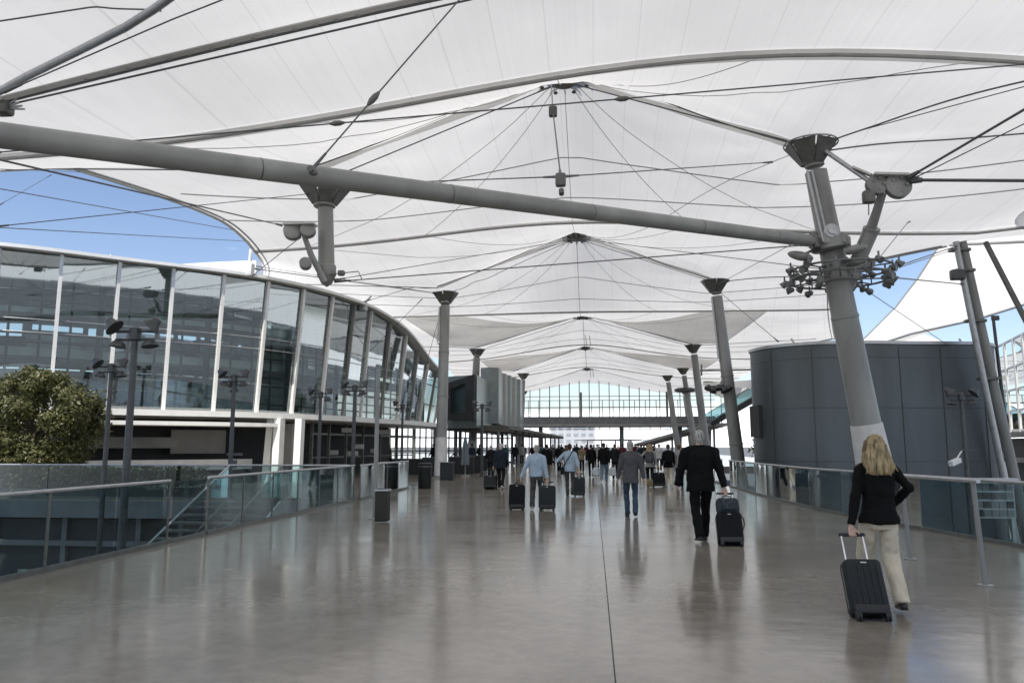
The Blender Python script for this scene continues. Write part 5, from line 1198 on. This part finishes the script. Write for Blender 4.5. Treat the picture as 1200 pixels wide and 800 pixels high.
LIST = [
 ((587, 573), 1.68, 'step_a', 'grey-haired person in a dark coat beside a squat black case, left of the crowd', NAVY, BLK2, SHW, ('short', 'white'), False),
 ((575, 559), 1.62, 'stand', 'white-haired person in a charcoal jacket just behind the one in the dark coat', BLK2, BLK2, SH, ('short', 'white'), False),
 ((641, 565), 1.66, 'step_b', 'person in a black jacket and tan trousers half hidden by the man with two cases', BLK, TAN, SH, ('short', 'dark'), False),
 ((655, 553), 1.66, 'step_a', 'dark-clothed walker wearing a large black backpack, between two blue-topped men', BLK2, BLK, SH, ('short', 'dark'), False),
 ((682, 553), 1.60, 'step_b', 'person in a tan top and black trousers, behind the bag strap man', TAN, BLK, SH, ('bun', 'brown'), True),
 ((693, 559), 1.66, 'step_a', 'person all in black, between the strapped-bag man and the jeans wearer', BLK, BLK, SH, ('short', 'dark'), False),
 ((708, 565), 1.72, 'step_b', 'man in a black jacket and light blue jeans carrying white bags', BLK, LJEAN, SHW, ('short', 'dark'), False),
 ((721, 561), 1.68, 'stroll', 'person in a charcoal jacket just left of the man in the grey jacket', BLK2, BLK2, SH, ('short', 'brown'), False),
 ((762, 570), 1.66, 'hold_back', 'blonde woman with a grey backpack pulling a round black case', LGREY, BLK2, SH, ('long', 'blonde'), True),
 ((784, 571), 1.66, 'step_a', 'brown-haired woman with a black backpack and beige trousers, left of the broad man', BLK, BEIGE, SHW, ('bun', 'brown'), True),
 ((797, 571), 1.64, 'step_b', 'person in a light grey top partly hidden behind the broad man in black', LGREY, BLK, SH, ('short', 'brown'), False),
 ((664, 547), 1.66, 'stroll', 'walker in an olive jacket seen just left of the bag strap shirt', OLIVE, BLK2, SH, ('short', 'brown'), False),
 ((634, 549), 1.70, 'step_a', 'distant walker in a teal jacket above the shoulder of the man with two cases', TEAL, BLK, SH, ('short', 'dark'), False),
 ((730, 552), 1.72, 'step_b', 'distant walker in a burgundy top left of the grey jacket', BURG, BLK2, SH, ('short', 'dark'), False),
 ((752, 553), 1.70, 'step_a', 'distant walker in navy, between the grey jacket and the blonde backpacker', NAVY, GRYT, SH, ('short', 'dark'), False),
 ((773, 552), 1.70, 'stroll', 'distant walker in a white shirt between the two backpack women', WHT, NAVY, SH, ('short', 'brown'), False),
 ((648, 546), 1.72, 'step_b', 'distant walker in a grey jacket just left of the black backpack', GRYJ, BLK, SH, ('short', 'grey'), False),
 ((700, 548), 1.72, 'stroll', 'distant walker in a light grey coat left of the light jeans', LGREY, BLK, SH, ('short', 'dark'), False),
]
GRP = 'travellers walking away along the walkway'
BYL = {}
for i, ((px, py), h, ps, lb, tp_, bt, sh, hr, fem) in enumerate(LIST):
    BYL[lb] = person(gp(px, py), random.uniform(-.12, .12), h, ps, lb, tp_, bt, sh, hr, .020, fem, GRP, hem=.82, loose=1.08)
# the far crowd: one shared label, nothing tells them apart
rnd = random.Random(11); tops = [BLK, BLK2, NAVY, GRYJ, BLK, OLIVE, TEAL, LGREY, BLK2, BURG]
for k in range(34):
    px = 604+k*6.1+rnd.uniform(-2.5, 2.5); py = rnd.choice((540.5, 541.5, 542.5, 544, 545.5)); p = gp(px, py)
    if p.x > 4.9: p.x = 4.9-rnd.random()
    person(p, rnd.uniform(-.2, .2), rnd.uniform(1.60, 1.78), rnd.choice(('step_a', 'step_b', 'stroll')), 'one of the tiny dark figures in the far crowd below the footbridge', rnd.choice(tops), rnd.choice((BLK, BLK2, NAVY, JEAN)), SH, rnd.choice((('short', 'dark'), ('short', 'dark'), ('bun', 'brown'), ('short', 'grey'))), .020, False, 'far crowd below the footbridge', hem=.82, loose=1.08)
for (px, py, h, lb, tp_) in ((508, 551, 1.74, 'dark figure standing on the terrace just left of the sleeved mast', BLK), (534, 550, 1.7, 'figure in grey standing on the terrace left of the closed parasol', GRYJ), (553, 551, 1.74, 'dark figure standing on the terrace right of the closed parasol', NAVY), (562, 549, 1.68, 'figure in a charcoal top on the terrace, next to the white-haired pair', BLK2), (443, 550, 1.7, 'dark figure on the terrace seen just right of the slim pole', BLK2), (456, 549, 1.66, 'figure in olive on the terrace, right of the slim pole', OLIVE), (592, 548, 1.7, 'figure in teal at the terrace edge, right of the grey-haired pair', TEAL)):
    person(gp(px, py), rnd.uniform(-2, 2), h, 'stand', lb, tp_, BLK, SH, ('short', 'dark'), .020, False, 'people standing on the terrace', hem=.82, loose=1.08)

# ================================================================== LUGGAGE
def suitcase(base, grip, label, wd=.38, ht=.56, dp=.23, mt=None, handle=True, group='suitcases', rz=0, tiltmax=None):
    base = V(base); grip = V(grip); dv = grip-base; tilt = math.atan2(dv.y, dv.z); L = dv.length
    root = empty('suitcase', base, label, 'suitcase', group); root.rotation_euler = (-tilt, 0, rz); mt = mt or mat('case_shell', (.011, .014, .015), .5, 0, .25, 20, .2, 180, .3)
    OFF[root.name] = V((0, 0, 0)); z0 = .075
    # local frame: the puller side is +y, wheels along the bottom back edge
    b = MB(); b.rbox((0, dp/2-.03, z0+ht/2), (wd, dp, ht), .045, 4); b.build('shell', mt, root)
    b = MB()
    for k in range(5):
        x = (k-2)*wd*.17; b.rbox((x, -.031, z0+ht*.50), (wd*.075, .014, ht*.78), .005, 1)
    b.build('ribs', mt, root)
    b = MB(); b.path([(s_*wd*.502, dp*.42, z) for (s_, z) in ((-1, z0+.06), (-1, z0+ht-.06))], .007, 6); b.path([(wd*.502, dp*.42, z0+.06), (wd*.502, dp*.42, z0+ht-.06)], .007, 6); b.path([(-wd*.44, dp*.42, z0+ht+.001), (wd*.44, dp*.42, z0+ht+.001)], .007, 6); b.build('zipper', DSTEEL, root)
    b = MB(); b.rbox((0, -.02, z0+.035), (wd*.92, .05, .085), .02, 2); b.build('bumper', BLACK, root)
    for sx_ in (-1, 1):
        for yy in (-.01, dp-.07):
            b = MB(); b.box((sx_*wd*.38, yy, z0-.012), (.05, .055, .05)); w_ = b.build('wheel_housing', BLACK, root)
            b = MB()
            for e in (-.013, .013): b.lathe([(.012, -.009), (.033, -.008), (.036, 0), (.033, .008), (.012, .009)], (sx_*wd*.38+e, yy, .036), 14, (1, 0, 0))
            b.build('wheel', RUBBER, w_)
    if handle:
        b = MB(); hw = wd*.30
        for sx_ in (-1, 1): b.tube((sx_*hw, dp*.62, z0+ht-.05), (sx_*hw, dp*.62*0+ (dp*.62 if True else 0), L), .0105, .0085, 8)
        tt_ = b.build('telescopic_tubes', CHROME, root)
        b = MB(); b.rbox((0, dp*.62, L+.008), (hw*2+.05, .034, .034), .012, 2); b.build('grip', BLACK, tt_)
    else:
        b = MB(); b.path([(-.07, dp*.4, z0+ht), (-.06, dp*.4, z0+ht+.05), (.06, dp*.4, z0+ht+.05), (.07, dp*.4, z0+ht)], .012, 8); b.build('top_handle', BLACK, root)
    b = MB(); b.rbox((0, -.033, z0+ht-.045), (.055, .004, .014), .001, 1); b.build('badge', RODM, root)
    return root
def hand_world(P, h, posename, k, dz=-.095, rz=0):
    s = h/1.745; q = V(POSES[posename]['hand'+k])*s; return V((P.x+q.x, P.y+q.y, q.z+dz*s))
def case_for(P, h, pose, k, back, label, **kw):
    g = hand_world(P, h, pose, k); base = V((g.x, g.y-back, 0)); dp = kw.get('dp', .23)
    # aim so that the grip (offset towards the puller) meets the hand
    dv = g-base; L = dv.length; a = math.atan2(dv.y, dv.z); o = dp*.62; a2 = a-math.asin(min(.9, o/L)); Lh = math.sqrt(L*L-o*o)
    tgt = base+V((0, math.sin(a2), math.cos(a2)))*Lh
    return suitcase(base, tgt, label, **kw)
s1 = case_for(P1, 1.70, 'pull_left', 'L', .50, 'small black ribbed suitcase rolling behind the blonde woman, nearest in view', wd=.34, ht=.51, dp=.22)
s2 = case_for(P2, 1.86, 'pull_right', 'R', .55, 'black upright suitcase pulled by the broad man, with a dark bag strapped on top', wd=.40, ht=.50, dp=.26, mt=mat('case_fabric', (.009, .010, .012), .8, 0, .3, 30, .4, 200, .2))
g2 = hand_world(P2, 1.86, 'pull_right', 'R')
tb = empty('travel_bag', s2.location, 'dark blue patterned bag sitting on top of the broad man\'s suitcase', 'bag'); tb.rotation_euler = s2.rotation_euler; OFF[tb.name] = V((0, 0, 0))
NB = mat('bag_cloth', (.022, .032, .040), .8, 0, .7, 28, .4, 160)
b = MB(); b.rbox((0, .05, .69), (.37, .20, .27), .07, 4); b.build('body', NB, tb); b = MB(); b.rbox((0, -.065, .66), (.22, .05, .15), .03, 3); b.build('front_pocket', NB, tb)
b = MB(); b.path([(-.07, .05, .82), (-.06, .05, .865), (.06, .05, .865), (.07, .05, .82)], .012, 8); b.build('handle', BLACK, tb)
b = MB(); b.path([(.18, .05, .56), (.23, .03, .48), (.235, .02, .38), (.195, .0, .28)], .011, 6); b.build('strap', BLACK, tb)
case_for(P4, 1.62, 'carry_two', 'R', .30, 'black suitcase rolling at the right hand of the man in the light blue jumper', wd=.42, ht=.56, dp=.24)
h4 = hand_world(P4, 1.62, 'carry_two', 'L'); 
s4 = suitcase((h4.x-.10, h4.y-.22, 0), (h4.x-.10, h4.y-.02, .80), 'black suitcase held by its top handle at the left of the light blue jumper man', wd=.40, ht=.58, dp=.26, handle=False, mt=MT['case_fabric'])
b = MB(); b.path([(-.06, .1, .65), (-.02, .12, .75), (.1, .13, .80), (.12, .12, .72), (.08, .1, .65)], .012, 8); b.build('carry_loop', BLACK, s4)
h5 = hand_world(P5, 1.66, 'hold_back', 'R'); case_for(P5, 1.66, 'hold_back', 'R', .3, 'slim black suitcase pulled by the man with the bag strap', wd=.36, ht=.56, dp=.22)
pc_ = gp(574, 573); suitcase(pc_, pc_+V((0, .3, .8)), 'squat black case standing beside the grey-haired person in the dark coat', wd=.50, ht=.46, dp=.28, handle=True)
pb9 = BYL['blonde woman with a grey backpack pulling a round black case']; q = hand_world(pb9.location, 1.66, 'hold_back', 'R'); case_for(pb9.location, 1.66, 'hold_back', 'R', .3, 'wide black case behind the blonde backpacker in the distance', wd=.50, ht=.50, dp=.3, mt=MT['case_fabric'])
yb = empty('shoulder_bag', (q.x-.36, q.y-.4, 0), 'small tan bag resting on the floor against the wide black case', 'bag'); p = V(yb.location)
b = MB(); b.rbox(p+V((0, 0, .17)), (.26, .16, .30), .06, 3); b.build('body', TAN, yb); b = MB(); b.path([p+V((-.08, 0, .3)), p+V((-.05, 0, .42)), p+V((.05, 0, .42)), p+V((.08, 0, .3))], .012, 6); b.build('handle', SHB, yb)
def backpack(who, mt, label):
    s = who.scale[0]; root = empty('backpack', who.location, label, 'backpack', 'backpacks worn by travellers'); root.rotation_euler.z = who.rotation_euler.z; root.scale = who.scale; OFF[root.name] = V((0, 0, 0))
    b = MB(); b.rbox((0, -.225, 1.22), (.31, .17, .46), .06, 4); b.build('body', mt, root); b = MB(); b.rbox((0, -.325, 1.13), (.22, .06, .20), .025, 3); b.build('front_pocket', mt, root)
    b = MB()
    for sx_ in (-1, 1): b.path([(sx_*.10, -.15, 1.40), (sx_*.115, -.02, 1.525), (sx_*.12, .13, 1.42), (sx_*.13, .145, 1.22), (sx_*.15, -.03, 1.05), (sx_*.13, -.16, 1.03)], .017, 6)
    b.build('straps', BLACK, root)
backpack(BYL['dark-clothed walker wearing a large black backpack, between two blue-topped men'], BLK, 'large black backpack on the walker between the two blue-topped men')
backpack(pb9, GRYJ, 'grey backpack on the blonde woman in the distance')
backpack(BYL['brown-haired woman with a black backpack and beige trousers, left of the broad man'], BLK, 'black backpack on the brown-haired woman in beige trousers')
# bag across the back of the man in the pale shirt
cb = empty('crossbody_bag', P5, 'dark bag on a diagonal strap worn by the man in the pale blue shirt', 'bag'); s = 1.66/1.745; cb.scale = (s, s, s); OFF[cb.name] = V((0, 0, 0))
b = MB(); b.path([(.115, -.02, 1.53), (.07, -.13, 1.44), (-.03, -.150, 1.28), (-.14, -.13, 1.12), (-.20, -.06, .98)], .016, 6); b.path([(.115, -.02, 1.53), (.08, .12, 1.42), (-.05, .15, 1.2), (-.18, .1, 1.02), (-.215, 0, .97)], .016, 6); b.build('strap', BLACK, cb)
b = MB(); b.rbox((-.25, .0, .84), (.12, .30, .25), .04, 3); b.build('body', BLK2, cb)
pj = BYL['man in a black jacket and light blue jeans carrying white bags'].location
for e, lb in ((-.36, 'white carrier bag in the left hand of the man in light jeans'), (.36, 'white carrier bag in the right hand of the man in light jeans')):
    r = empty('carrier_bag', (pj.x+e, pj.y+.0, .3), lb, 'bag', 'white carrier bags'); p = V(r.location)
    b = MB(); b.loft([(p.x, p.y, .30, .12, .08), (p.x, p.y, .34, .17, .12), (p.x, p.y, .50, .16, .10), (p.x, p.y, .62, .10, .05), (p.x, p.y, .66, .05, .03)], 14); b.build('body', cloth('carrier', (.5, .53, .56)), r)
    b = MB(); b.path([p+V((-.04, 0, .34)), p+V((-.02, 0, .48)), p+V((.02, 0, .48)), p+V((.04, 0, .34))], .01, 6); b.build('handles', WHT, r)
